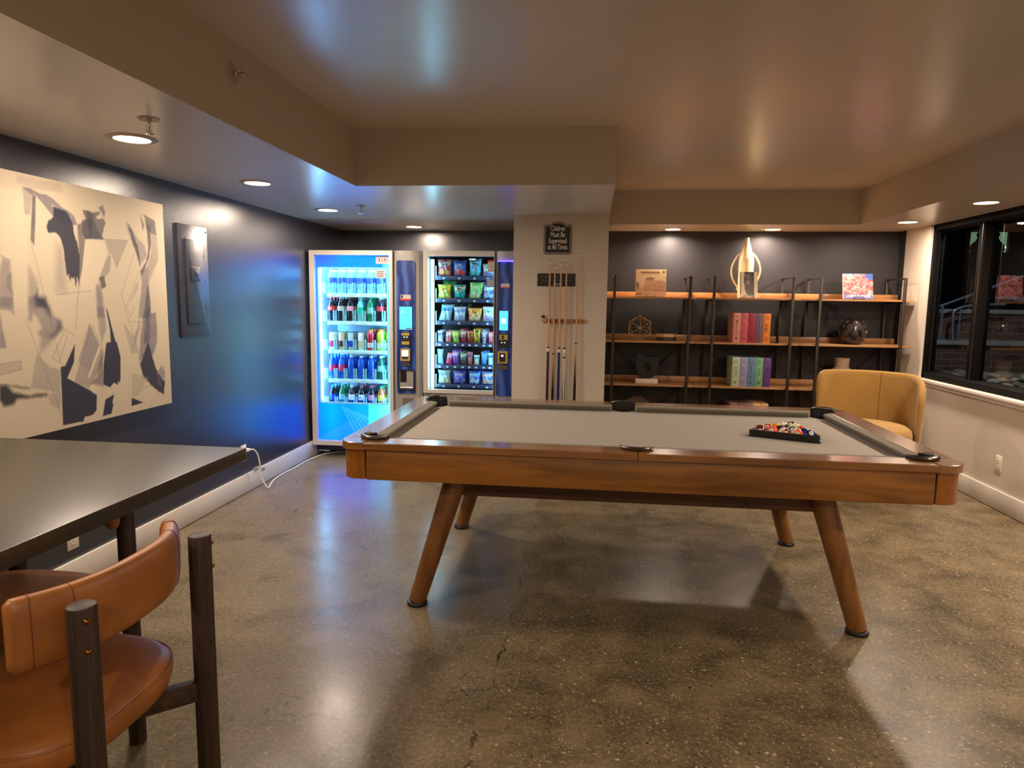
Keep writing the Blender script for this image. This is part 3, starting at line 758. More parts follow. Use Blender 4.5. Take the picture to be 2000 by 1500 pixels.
# ------------------------------------------------------------------ yellow armchair
vel = mat('mustard_velvet', (156, 120, 62), rough=.85, vary=.14, scale=5, bump=.15, bscale=500, sheen=.25, spec=.15)
ac = thing('barrel_armchair', (2.09, 5.40, 0), 'mustard yellow velvet barrel armchair below the window', 'armchair', rz=math.radians(-38))
def shell(u, v):
    a = math.radians(4+172*u); Ro, Ri = .385, .338
    e = min(u, 1-u)/.07; e3 = u/.30 if u < .5 else (1-u)/.09; drop = 0 if e3 > 1 else (1-math.sqrt(max(0, 1-(1-e3)**2)))*(.20 if u < .5 else .07)
    ztop = .900-drop; zbot = .16
    prof = [(Ro, 0.), (Ro, .95), (Ro-.006, .98), (Ro-.015, .996), ((Ro+Ri)/2, 1.), (Ri+.015, .996), (Ri+.006, .98), (Ri, .95), (Ri, 0.)]
    q = v*(len(prof)-1); i = min(int(q), len(prof)-2); f = q-i
    r = prof[i][0]*(1-f)+prof[i+1][0]*f; h = prof[i][1]*(1-f)+prof[i+1][1]*f
    ef = 1 if e > 1 else max(.02, math.sqrt(max(0, 1-(1-e)**2)))
    mid = (Ro+Ri)/2; r = mid+(r-mid)*(.45+.55*ef)
    z = zbot+(ztop-zbot)*h
    flare = 1+.05*(h-.5)
    return (r*flare*math.cos(a), r*flare*math.sin(a), z)
mb = MB(vel).surf(shell, 73, 33)
for end in (0, 1):
    vs = [mb.bm.verts.new(shell(end, j/32)) for j in range(33)]; mb.bm.faces.new(vs)
bmesh.ops.remove_doubles(mb.bm, verts=mb.bm.verts, dist=.0004)
mb.build('back_shell', ac, ang=60)
MB(vel).lathe([(0, .24), (.28, .24), (.31, .25), (.318, .28), (.318, .46), (.31, .50), (.28, .522), (.20, .535), (0, .542)], c=(.012, -.05, 0), n=48, sx=1.04, sy=1.10).build('seat_cushion', ac, ang=60)
MB(vel).lathe([(0, .13), (.30, .13), (.32, .14), (.325, .24), (.28, .245), (0, .245)], n=48, c=(0, -.01, 0)).build('base', ac)
MB(dmet).lathe([(0, 0), (.25, 0), (.26, .01), (.26, .03), (.05, .04), (.04, .13), (0, .13)], n=40).build('swivel_foot', ac)
MB(mat('mustard_seam', (118, 90, 44), rough=.8)).tube([(shell(.5, v/16.)[0]*.999, shell(.5, v/16.)[1]-.002, shell(.5, v/16.)[2]) for v in range(10, 16)], .0015, n=5).build('seam', ac)
# ------------------------------------------------------------------ vending machines
alu = mat('brushed_grey_metal', (206, 200, 190), rough=.35, metal=.15, vary=.03)
sil = mat('silver_grey_plastic', (164, 160, 154), rough=.3, metal=.25, vary=.03)
cab = mat('dark_cabinet_paint', (34, 32, 34), rough=.5)
wint = mat('white_cabinet_liner', (205, 225, 235), rough=.5)
dint = mat('dark_cabinet_liner', (28, 26, 30), rough=.6)
bluep = None
def blue_panel():
    m, nt, b = new_mat('blue_swirl_panel'); L = nt.links.new; tc = N(nt, 'ShaderNodeTexCoord')
    wv = N(nt, 'ShaderNodeTexWave'); wv.inputs['Scale'].default_value = 3.; wv.inputs['Distortion'].default_value = 5; wv.inputs['Detail'].default_value = 2; wv.inputs['Detail Scale'].default_value = 1.
    L(tc.outputs['Object'], wv.inputs['Vector']); r = N(nt, 'ShaderNodeValToRGB'); e = r.color_ramp.elements; e[0].color = lin((22, 46, 116))+(1,); e[1].color = lin((64, 100, 178))+(1,); e[0].position = .2
    L(wv.outputs['Fac'], r.inputs[0]); L(r.outputs[0], b.inputs['Base Color']); b.inputs['Roughness'].default_value = .25; b.inputs['Coat Weight'].default_value = .3
    return m
bluep = blue_panel()
cyanled = emit('cold_white_led_tube', (145, 208, 255), 34.)
paneG = glass('vending_glass', (240, 250, 252), refl=.8)
clearp = mat('clear_acrylic', (170, 230, 240), rough=.15, vary=.1, alpha=.45)
rackm = mat('pale_plastic_rack', (190, 232, 238), rough=.4, vary=.1)
stk = mat('cream_sticker', (196, 190, 184), rough=.6); redst = mat('red_sticker', (196, 40, 40), rough=.5); blk = mat('black_print', (20, 18, 20), rough=.6)
whitep = mat('white_print', (235, 232, 225), rough=.5)
goldp = mat('yellow_reader_plastic', (176, 152, 78), rough=.35)
scr = emit('cyan_screen', (60, 205, 245), 1.3); scrw = emit('white_screen', (225, 235, 240), 1.1); ledg = emit('green_led', (120, 255, 170), 4.)
purple = emit('purple_blue_led', (70, 50, 255), 9.)
FY = 5.77
def control_column(t, x0, x1, y, px0, px1, second=False):
    """x0..x1 of the column in local coords, y local front"""
    w = x1-x0
    poly = [(x0, .0), (x0, -.012), (x0+.02, -.028), (x0+w*.3, -.040), (x0+w*.7, -.040), (x1-.025, -.030), (x1-.004, -.012), (x1, .0), (x1, .05), (x0, .05)]
    MB(sil).prism(poly, .10, 1.828).build('control_column', t, ang=25)
    P = MB(bluep).prism(rrect(px0, px1, .60, 1.745, .018), -.0, .006, M=T(0, -.047+.006-.0, 0) @ FACE).build('control_panel', t)
    cxp = (px0+px1)/2
    f = -.048
    def rr(mb, a, b_, c, d, z0, z1, r=.004): mb.prism(rrect(a, b_, c, d, r, 4), z0, z1, M=T(0, f, 0) @ FACE); return mb
    if not second:
        s_ = rr(MB(stk), px0+.035, px1-.035, 1.405, 1.455, 0, .001).build('price_sticker', t); rr(MB(redst), px0+.035, px1-.035, 1.405, 1.420, .001, .0015, .002).build('red_band', s_)
        MB(blk).prism(rrect(px0+.040, px0+.056, 1.425, 1.450, .002, 2), .001, .0016, M=T(0, f, 0) @ FACE).build('pictogram', s_)
        rr(MB(blk), cxp-.006, cxp+.006, 1.362, 1.372, 0, .002).build('camera_lens', t)
        q = rr(MB(blk), px0+.022, px1-.022, 1.152, 1.356, 0, .002).build('screen_bezel', t); rr(MB(scr), px0+.026, px1-.026, 1.157, 1.352, .002, .003).build('screen', q)
        rr(MB(whitep), px0+.045, px0+.06, 1.30, 1.315, .003, .0035).build('screen_icon', q); rr(MB(mat('purple_button', (120, 60, 150))), cxp, px1-.03, 1.16, 1.172, .003, .0035).build('screen_button', q)
        q = rr(MB(blk), px0+.042, px1-.042, 1.022, 1.132, 0, .012).build('bill_acceptor', t); rr(MB(goldp), px0+.046, px1-.046, 1.105, 1.128, .012, .014).build('yellow_label', q); rr(MB(goldp), px0+.046, px1-.046, 1.027, 1.055, .012, .014).build('yellow_label', q)
        for d in (-.012, .012): MB(ledg).sphere((cxp+d, f-.013, 1.092), .006, n=10, m=6, sc=(1, .4, .7)).build('green_light', q)
        rr(MB(blk), px1-.024, px1-.014, 1.065, 1.105, 0, .003).build('coin_slot', t)
        q = rr(MB(goldp), px0+.036, px1-.042, .885, .992, 0, .016).build('card_reader', t); rr(MB(scrw), px0+.050, px1-.058, .925, .978, .016, .018).build('reader_screen', q); rr(MB(blk), px0+.050, px1-.058, .905, .925, .016, .019).build('keypad', q)
        rr(MB(steel), px0+.036, px1-.042, .842, .872, 0, .004).build('coin_return', t)
        # delivery bay
        mb = MB(blk); ring_frame(mb, rrect(px0+.014, px1-.006, .630, .808, .014, 5), rrect(px0+.022, px1-.014, .640, .800, .012, 5), 0, .008, M=T(0, f, 0) @ FACE); q = mb.build('bay_frame', t)
        MB(sil).box(px0+.022, px1-.014, f-.001, f+.000, .64, .80).build('bay_back', q)
        MB(mat('smoked_plastic', (40, 36, 38), rough=.15)).box(px0+.03, px0+.085, f-.004, f-.001, .70, .80).build('bay_flap', q); MB(chrome).tube([(px0+.03, f-.006, .652), (px1-.022, f-.006, .652)], .005, n=8).build('bay_lip', q)
        rr(MB(mat('dark_grey_plate', (110, 102, 98), rough=.4)), px0+.05, px1-.02, .47, .56, 0, .003).build('lower_plate', t)
        rr(MB(goldp), px1-.01, px1-.004, .5, .51, 0, .001)
    else:
        MB(purple).box(px0+.005, px1-.005, f-.004, f+.001, 1.742, 1.748).build('led_strip', t)
        s_ = rr(MB(stk), px0+.030, px0+.105, 1.520, 1.560, 0, .001).build('price_sticker', t); rr(MB(redst), px0+.030, px0+.105, 1.520, 1.530, .001, .0015, .002).build('red_band', s_)
        q = rr(MB(blk), px0+.018, px0+.100, 1.16, 1.335, 0, .002).build('screen_bezel', t); rr(MB(emit('blue_screen', (60, 150, 255), 1.5)), px0+.022, px0+.096, 1.165, 1.330, .002, .003).build('screen', q)
        rr(MB(scrw), px0+.040, px0+.078, 1.225, 1.265, .003, .0035).build('screen_logo', q)
        q = rr(MB(blk), px0+.018, px0+.104, 1.02, 1.135, 0, .012).build('bill_acceptor', t); rr(MB(goldp), px0+.026, px0+.096, 1.085, 1.130, .012, .014).build('yellow_label', q); rr(MB(blk), px0+.045, px0+.062, 1.09, 1.125, .014, .015, .001).build('arrow_mark', q)
        for d in (.045, .070): MB(scrw).sphere((px0+d, f-.013, 1.062), .006, n=10, m=6, sc=(1, .4, .7)).build('white_light', q)
        q = rr(MB(goldp), px0+.012, px0+.098, .885, .988, 0, .016).build('card_reader', t); rr(MB(blk), px0+.027, px0+.078, .90, .972, .016, .019).build('reader_screen', q); MB(scrw).sphere((px0+.052, f-.02, .95), .011, n=12, m=6, sc=(1, .3, .8)).build('reader_light', q)
        rr(MB(steel), px0+.012, px0+.098, .832, .866, 0, .004).build('coin_return', t)
        MB(purple).sphere((px1-.010, f-.002, 1.10), .010, n=12, m=6, sc=(.6, .4, 1.6)).build('blue_light', t)

def machine(x0, x1, xd, label, name='vending_machine'):
    t = thing(name, ((x0+x1)/2, FY, 0), label, 'vending machine'); ox = (x0+x1)/2
    a, b_, d = x0-ox, x1-ox, xd-ox
    mb = MB(cab); mb.box(a+.005, b_-.005, .05, .06, .045, .11)
    # cabinet shell: sides, top, back
    mb.box(a+.004, a+.03, .045, .78, .06, 1.82); mb.box(b_-.03, b_-.004, .045, .78, .06, 1.82); mb.box(a+.03, b_-.03, .045, .78, 1.795, 1.82); mb.box(a+.03, b_-.03, .76, .78, .06, 1.795); mb.box(a+.03, b_-.03, .045, .76, .06, .09)
    mb.build('cabinet', t)
    MB(cab).box(d+.004, b_-.03, .045, .10, .09, 1.79).build('column_backing', t)
    for x in (a+.06, b_-.06):
        for y in (.09, .70):
            fo = MB(rackm).box(x-.05, x+.05, y-.03, y+.03, .03, .062, bev=.002).build('levelling_foot', t); MB(steel).lathe([(.02, 0), (.02, .005), (.006, .008), (.006, .03)], c=(x, y, 0), n=14).build('foot_screw', fo)
    return t, a, b_, d
# drinks machine ------------------------------------------------------------
t1, a, b_, d = machine(-2.455, -1.455, -1.71, 'drinks vending machine with glowing blue door, beside the navy left wall')
# door frame
o1 = [(a, .11), (d, .11), (d, 1.828), (a, 1.828)]; i1 = [(a+.042, .15), (d-.030, .15), (d-.030, 1.788), (a+.042, 1.788)]
mb = MB(alu); ring_frame(mb, o1, i1, -.045, .012, M=FACE @ Matrix.Diagonal((1, 1, -1, 1))); 
fr = mb.build('door_frame', t1, ang=30)
# backlit graphic panel with window opening, as coloured grid pieces
gp = printed('backlit_blue_graphic', rough=.2, emit=3.6)
wx0, wx1, wz0, wz1 = -2.392+1.955, -1.768+1.955, .490, 1.680
px0, px1, pz0, pz1 = a+.042, d-.030, .15, 1.788
cv = Canvas(px0, px1, pz0, pz1, .006, (0, 76, 210))
cv.blend(np.clip((cv.Y-1.0)/.9, 0, 1)*.3, lin((0, 60, 200)))
cv.blend(np.clip((.50-cv.Y)/.35, 0, 1)*.35, lin((0, 40, 190)))
cv.ell(px0+.12, .42, .10, .34, (0, 96, 235), .55, soft=.9); cv.ell(px0+.42, .45, .14, .20, (0, 96, 235), .5, soft=.9)
cv.poly([(px1-.21, .15), (px1-.21, .5), (px1-.12, .5), (px1-.12, .15)], (40, 160, 225), .75, .004)
cv.poly([(px1-.12, .15), (px1-.12, .5), (px1+.1, .5), (px1+.1, .15)], (60, 160, 220), .8, .01)
cv.poly([(px1-.05, .15), (px1-.05, 1.75), (px1+.02, 1.75), (px1+.02, .15)], (70, 175, 225), .75, .03)
for k in range(7): cv.line([(px0+.15+k*.045, .20+.02*k), (px0+.02+k*.06, .10+.33-.01*k)] if False else [(px0+.22+k*.03, .46-k*.012), (px0+.34+k*.035, .22+.015*k)], .006, (50, 120, 240), .25)
cv.ell(px0+.05, 1.76, .20, .10, (30, 40, 120), .8, soft=.8)
cv.poly([(px0-.1, pz0), (px0+.012, pz0), (px0+.012, pz1), (px0-.1, pz1)], (0, 50, 140), .6, .01)
dp = cv.mesh('backlit_panel', lambda X, Y: (X, X*0+.002, Y), gp, t1)
me = dp.data; bmx = bmesh.new(); bmx.from_mesh(me)
kill = [f for f in bmx.faces if wx0 < f.calc_center_median().x < wx1 and wz0 < f.calc_center_median().z < wz1]
bmesh.ops.delete(bmx, geom=kill, context='FACES'); bmx.to_mesh(me); bmx.free()
mb = MB(rackm); ring_frame(mb, rrect(wx0-.006, wx1+.006, wz0-.006, wz1+.006, .03), rrect(wx0+.006, wx1-.006, wz0+.006, wz1-.006, .022), -.004, .010, M=FACE @ Matrix.Diagonal((1, 1, -1, 1)))
mb.build('window_gasket', t1)
MB(paneG).box(px0, px1, -.012, -.008, pz0, pz1).build('door_glass', t1)
# small sticker top right of door
s_ = MB(stk).box(px1-.125, px1-.012, -.0145, -.0135, 1.715, 1.783).build('warning_sticker', t1)
for k in (0, 1):
    MB(redst).lathe([(.021, 0), (.021, .0008)], n=20, M=T(px1-.092+k*.047, -.0146, 1.755) @ FACE).build('red_ring', s_)
    MB(whitep).lathe([(.017, .0008), (.017, .0012)], n=20, M=T(px1-.092+k*.047, -.0146, 1.755) @ FACE).build('white_disc', s_)
    MB(blk).prism([(-.009, -.01), (.008, -.01), (.002, .011), (-.002, .011)], .0012, .0016, M=T(px1-.092+k*.047, -.0146, 1.755) @ FACE).build('tipping_pictogram', s_)
s2 = MB(stk).box(wx1-.10, wx1-.015, -.0145, -.0135, wz1-.085, wz1-.015).build('notice_sticker', t1)
mb = MB(blk)
for k in range(4): mb.box(wx1-.09, wx1-.025-.006*(k % 2), -.0149, -.0145, wz1-.032-k*.014, wz1-.028-k*.014)
mb.build('printed_lines', s2)
# interior
mb = MB(wint); mb.box(wx0-.03, wx1+.07, .52, .53, .15, 1.79); mb.box(wx0-.04, wx0-.03, .03, .53, .15, 1.79); mb.box(wx1+.06, wx1+.07, .03, .53, .15, 1.79); mb.box(wx0-.03, wx1+.07, .03, .52, 1.76, 1.77)
mb.build('cabinet_liner', t1)
MB(cyanled).cyl((wx0-.004, .045, .46), (wx0-.004, .045, 1.70), .012, n=14).build('led_tube', t1)
MB(cyanled).cyl((wx1+.02, .05, .46), (wx1+.02, .05, 1.70), .012, n=14).build('led_tube', t1)
MB(cyanled).cyl((wx0, .06, 1.735), (wx1, .06, 1.735), .012, n=14).build('led_tube', t1)
CXL = [-2.317, -2.229, -2.141, -2.049, -1.957, -1.868, -1.780]; DS = .0895
shz = [1.457, 1.212, .955, .696, .439]; OX1 = -1.955
for z in shz:
    sh = MB(rackm).box(wx0+.055, wx1+.05, .06, .50, z-.012, z, bev=.002).build('shelf_rack', t1)
    MB(rackm).box(wx0+.055, wx1+.05, .052, .062, z-.030, z+.004, bev=.003).build('shelf_front', sh)
    mb = MB(clearp)
    for k in range(8):
        x = CXL[0]-OX1-DS/2+DS*k
        mb.box(x-.0015, x+.0015, .07, .48, z, z+.055); mb.box(x-.017, x-.004, .064, .074, z+.002, z+.098, bev=.002); mb.box(x+.004, x+.017, .064, .074, z+.002, z+.098, bev=.002); mb.box(x-.018, x+.018, .060, .064, z+.030, z+.036); mb.box(x-.018, x+.018, .060, .064, z+.066, z+.071)
    mb.build('column_dividers', sh)
    mb = MB(whitep)
    for k in range(7): mb.box(CXL[k]-OX1-.014, CXL[k]-OX1+.014, .050, .052, z-.024, z-.006)
    mb.build('selection_tags', sh)
control_column(t1, d, b_, 0, -1.674+1.955, -1.516+1.955+.004)

# drink containers -----------------------------------------------------------
def liquid(n, c, rough=.08): return mat('drink_'+n, c, rough=rough, vary=.05, coat=.5, spec=.6)
def lbl(n, c): return mat('label_'+n, c, rough=.4, vary=.05)
def bottle(parent, liq, cap, lab, h=.232, r=.0315, style='cola', mark=None):
    if style == 'cola': prof = [(.0, .002), (.022, 0), (.030, .008), (.031, .03), (.028, .06), (.0275, .075), (.031, .10), (.0315, .135), (.028, .160), (.018, .190), (.0125, .205), (.0125, .216)]
    elif style == 'water': prof = [(0, .002), (.024, 0), (.031, .008), (.031, .03), (.029, .034), (.031, .038), (.029, .058), (.031, .062), (.0295, .082), (.031, .086), (.031, .15), (.028, .17), (.017, .192), (.0125, .200), (.0125, .210)]
    elif style == 'sport': prof = [(0, .002), (.026, 0), (.033, .01), (.033, .055), (.030, .075), (.030, .095), (.034, .11), (.034, .15), (.030, .172), (.018, .185), (.018, .194)]
    else: prof = [(0, .002), (.022, 0), (.030, .008), (.031, .13), (.029, .155), (.018, .186), (.0125, .200), (.0125, .210)]
    k = h/.232; prof = [(x*r/.0315, z*k) for x, z in prof]; top = prof[-1][1]
    MB(liq).lathe(prof, n=22).build('bottle_body', parent, ang=60)
    cr = .0145 if style != 'sport' else .021
    MB(cap).lathe([(cr, top-.012*k), (cr, top+.006*k), (cr*.85, top+.009*k), (0, top+.009*k)], n=18, cap=False).build('cap', parent, ang=50)
    if lab is not None:
        z0, z1 = {'cola': (.098, .140), 'water': (.092, .145), 'sport': (.030, .075)}.get(style, (.075, .130)); rr_ = r*1.012*(1.04 if style == 'sport' else 1)
        lb = MB(lab).lathe([(rr_, z0*k), (rr_, z1*k)], n=22, cap=False).build('label_wrap', parent)
        if mark: text(parent, mark[0], mark[1], mark[2], T(0, -rr_-.0008, (z0+z1)/2*k) @ FACE, name='label_lettering', ext=.0002, sx=mark[3] if len(mark) > 3 else 1)
def can(parent, body, band, h=.160, r=.0265):
    MB(body).lathe([(0, .003), (.020, 0), (r, .008), (r, h-.014), (.021, h-.002), (.022, h), (.019, h-.003), (0, h-.003)], n=22).build('can_body', parent, ang=40)
    MB(band).lathe([(r*1.006, .03), (r*1.006, .085)], n=22, cap=False).build('printed_band', parent)
    MB(steel).lathe([(.0215, h-.001), (.0225, h+.001), (.0195, h-.001), (0, h-.001)], n=22, cap=False).build('can_lid', parent)
redc = mat('red_cap', (220, 50, 60), rough=.4); whc = mat('white_cap', (230, 240, 240), rough=.4); grc = mat('green_cap', (40, 170, 120), rough=.4); orc = mat('orange_cap', (250, 140, 50), rough=.4); blc = mat('blue_cap', (60, 150, 230), rough=.4); pkc = mat('pink_cap', (240, 110, 120), rough=.4)
clearw = liquid('clear_water', (140, 215, 235)); cola = liquid('dark_cola', (30, 22, 40)); greenb = liquid('green_soda', (20, 130, 80)); pale = liquid('pale_teal', (120, 205, 215)); bluew = liquid('bright_blue', (20, 90, 220)); redl = liquid('red_drink', (210, 30, 60)); yell = liquid('yellow_drink', (190, 210, 60)); tea = liquid('amber_tea', (190, 110, 50)); dkg = liquid('dark_green', (10, 90, 70)); pinkl = liquid('pink_drink', (205, 110, 170)); orl = liquid('orange_drink', (225, 110, 60))
wl = lbl('blue_white', (70, 100, 190)); rl = lbl('red', (220, 50, 60)); sl = lbl('silver', (180, 200, 205)); pl_ = lbl('pink_white', (225, 150, 175)); tl = lbl('teal', (0, 190, 160)); cl = lbl('clear_green', (120, 200, 190)); wwl = lbl('white', (225, 235, 235)); bl_ = lbl('blue', (30, 60, 190)); mg = lbl('magenta', (210, 50, 110)); yl = lbl('yellow', (245, 200, 70)); crl = lbl('cream_tan', (215, 195, 160)); pur = lbl('purple', (150, 100, 200))
W = 'water'; Cs = 'cola'
rows1 = [
 [('clear water bottle with a blue and white label', clearw, whc, wl, W)]*6+[('clear water bottle with a white label', clearw, whc, wwl, W)],
 [('dark cola bottle with red cap and red label', cola, redc, rl, Cs, ('Coca-Cola', .013, whitep, .8)), ('dark cola bottle with white cap and silver label', cola, whc, sl, Cs, ('Diet', .015, redst)), ('dark cola bottle with red cap and pink-white label', cola, redc, pl_, Cs), ('clear soda bottle with teal label', pale, whc, tl, 'plain'), ('green soda bottle with green cap', greenb, grc, cl, 'plain'), ('dark cola bottle with wide red label', cola, whc, rl, Cs), ('dark cola bottle with narrow red label', cola, redc, rl, Cs)],
 [('CAN', 'slim can with green and red print', wwl, mg), ('CAN', 'brown and cream coffee can', crl, liquid('coffee_brown', (90, 60, 50))), ('CAN', 'slim silver and blue energy can', sl, bl_), ('CAN', 'tall plain white can', wwl, crl), ('red sports drink bottle with orange cap', redl, orc, wwl, 'sport', ('G', .03, redst)), ('yellow sports drink bottle with orange cap', yell, orc, wwl, 'sport', ('G', .03, grc)), ('yellow sports drink bottle at the rack end', yell, orc, wwl, 'sport')],
 [('clear bottle with magenta label and blue drink', bluew, blc, mg, 'plain'), ('second clear bottle with magenta label and blue drink', bluew, blc, mg, 'plain'), ('blue water bottle with white cap', bluew, whc, None, W), ('blue ribbed water bottle with white cap', bluew, whc, None, W), ('ribbed blue water bottle with round white cap', bluew, whc, None, W), ('dark green bottle with white cap and pale label', dkg, whc, cl, 'plain'), ('dark green bottle at the rack end', dkg, whc, cl, 'plain')],
 [('dark blue soda bottle with blue cap and label', cola, blc, bl_, 'plain'), ('green soda bottle with pale green cap', greenb, grc, cl, 'plain'), ('dark soda bottle with white cap and white label', cola, whc, wwl, 'plain'), ('dark soda bottle with pink cap and white label', cola, pkc, wwl, 'plain', ('A&W', .014, blk)), ('dark soda bottle with pink cap and pink label', cola, pkc, pl_, 'plain'), ('clear tea bottle with green cap and yellow label', tea, grc, yl, 'plain'), ('orange juice bottle at the rack end', orl, pkc, yl, 'plain')]]
shn = ['top', 'second', 'third', 'fourth', 'bottom']; ordn = ['first', 'second', 'third', 'fourth', 'fifth', 'sixth', 'seventh', 'eighth']
for r, row in enumerate(rows1):
    for k, s in enumerate(row):
        x = CXL[k]; z = shz[r]
        iscan = s[0] == 'CAN'; desc = s[1] if iscan else s[0]
        nm = 'drink_can' if iscan else 'drink_bottle'
        lab = '%s, %s on the %s drinks machine shelf' % (desc, ordn[k], shn[r])
        o = thing(nm, (x, FY+.108, z), lab, 'can' if iscan else 'bottle', 'drinks on the %s shelf of the drinks machine' % shn[r], rz=random.uniform(-.15, .15))
        if iscan: can(o, s[2], s[3])
        else:
            if r == 4: hh = .21
            elif s[4] == 'sport': hh = .218
            else: hh = .226
            bottle(o, s[1], s[2], s[3], h=hh, style=s[4], mark=s[5] if len(s) > 5 else None)
        for q in (1, 2):
            c = copy_tree(o); c.location.y += .075*q
            c['label'] = '%s, %s behind the %s front one, %s drinks shelf' % (' '.join(desc.split(' with')[0].split()[:5]), ('directly', 'deeper')[q-1], ordn[k], shn[r])
            c.rotation_euler.z = random.uniform(-1, 1)

# snack machine ---------------------------------------------------------------
t2, a, b_, d = machine(-1.440, -.575, -.826, 'snack vending machine with dark interior, left of the column')
OX2 = (-1.440-.575)/2
o1 = [(a, .61), (d, .61), (d, 1.828), (a, 1.828)]; i1 = [(a+.042, .640), (d-.004, .640), (d-.004, 1.785), (a+.042, 1.785)]
mb = MB(alu); ring_frame(mb, o1, i1, -.045, .012, M=FACE @ Matrix.Diagonal((1, 1, -1, 1))); mb.build('door_frame', t2, ang=30)
MB(sil).box(a, d, -.012, .045, .11, .605, bev=.003).build('lower_door', t2)
dfl = MB(blk).box(a+.09, d-.09, -.020, -.012, .26, .46, bev=.004).build('delivery_flap', t2); MB(whitep).box(a+.2, d-.2, -.0215, -.020, .42, .44).build('push_label', dfl)
MB(paneG).box(a+.042, d-.004, -.004, .0, .640, 1.785).build('door_glass', t2)
# back wall: dark with vertical ribs
def ribs():
    m, nt, b = new_mat('ribbed_back_panel'); L = nt.links.new; tc = N(nt, 'ShaderNodeTexCoord'); wv = N(nt, 'ShaderNodeTexWave', bands_direction='X'); wv.inputs['Scale'].default_value = 22
    L(tc.outputs['Object'], wv.inputs['Vector']); r = N(nt, 'ShaderNodeValToRGB'); e = r.color_ramp.elements; e[0].color = lin((34, 28, 28))+(1,); e[1].color = lin((92, 84, 86))+(1,)
    L(wv.outputs['Fac'], r.inputs[0]); L(r.outputs[0], b.inputs['Base Color']); b.inputs['Roughness'].default_value = .5; return m
ib = MB(ribs()).box(a+.05, d+.02, .50, .51, .60, 1.79).build('back_panel', t2)
MB(dint).box(a+.03, a+.045, .03, .51, .60, 1.79).box(d+.005, d+.015, .03, .51, .60, 1.79).box(a+.045, d+.005, .03, .51, 1.787, 1.795).box(a+.045, d+.005, .03, .51, .6, .61).build('cabinet_liner', t2)
MB(emit('cold_white_led_bar', (160, 225, 255), 14.)).box(a+.050, a+.078, .018, .034, .645, 1.76, bev=.004).build('led_bar', t2)
MB(MATS['cold_white_led_bar']).box(d-.002, d+.004, .022, .046, .645, 1.76).build('led_bar', t2)  # second bar added on the right to brighten the packets
trm = mat('dark_blue_tray', (44, 56, 92), rough=.4); coilm = mat('black_coil_wire', (24, 24, 34), rough=.3, metal=.6)
tz = [1.618, 1.424, 1.229, 1.039, .845, .672]
CH = [-1.289, -1.153, -1.017, -.900]; SM = [-1.325, -1.256, -1.187, -1.118, -1.058, -.999, -.931, -.876]
for r, z in enumerate(tz):
    tx0, tx1 = a+.088, d-.008
    tr_ = MB(trm).box(tx0, tx1, .09, .48, z-.006, z).build('tray', t2)
    MB(trm).box(tx0, tx1, .082, .090, z-.030, z+.004, bev=.001).build('price_rail', tr_)
    MB(whitep).box(tx0-.010, tx0-.004, .086, .10, z-.03, z+.09).build('tray_side_bracket', tr_)
    xs = CH if r in (0, 1, 2, 5) else SM
    mb = MB(whitep)
    for x in xs: mb.box(x-OX2-.010, x-OX2+.010, .0805, .082, z-.022, z-.010)
    mb.build('price_tags', tr_)
    mb = MB(trm)
    for i in range(len(xs)-1): mb.box((xs[i]+xs[i+1])/2-OX2-.001, (xs[i]+xs[i+1])/2-OX2+.001, .10, .48, z, z+.05)
    mb.build('tray_dividers', tr_)
    for x in xs:
        cs = [(-.030, .026), (.030, .026)] if r in (0, 1, 2, 5) else [(0, .027)]
        for dx, rad in cs:
            pts = []
            for i in range(0, 66):
                th = PI*.5+2*PI*i/22.; pts.append((x-OX2+dx+rad*math.cos(th), .092+.040*(i/22.), z+.004+rad+rad*math.sin(th)))
            MB(coilm).tube(pts, .0013, n=5).build('coil', t2)
s_ = MB(stk).box(d-.062, d-.004, -.006, -.0045, 1.66, 1.755).build('notice_sticker', t2); MB(redst).box(d-.062, d-.004, -.0068, -.006, 1.742, 1.755).box(d-.062, d-.004, -.0068, -.006, 1.66, 1.668).build('red_bands', s_); MB(redst).prism([(-.012, .005), (-.006, .008), (.012, -.006), (.008, -.008)], 0, .0006, M=T(d-.033, -.006, 1.70) @ FACE).build('pictogram', s_)
s_ = MB(mat('blue_grey_notice', (130, 135, 165), rough=.5, alpha=.8)).box(d-.075, d-.006, -.006, -.0045, 1.53, 1.60).build('clear_notice', t2)
mb = MB(whitep)
for k in range(4): mb.box(d-.066, d-.014-.006*(k % 2), -.0066, -.006, 1.543+k*.014, 1.547+k*.014)
mb.build('printed_lines', s_)
control_column(t2, d, b_, 0, d+.026, b_-.012, second=True)
film = printed('printed_snack_film', rough=.28)
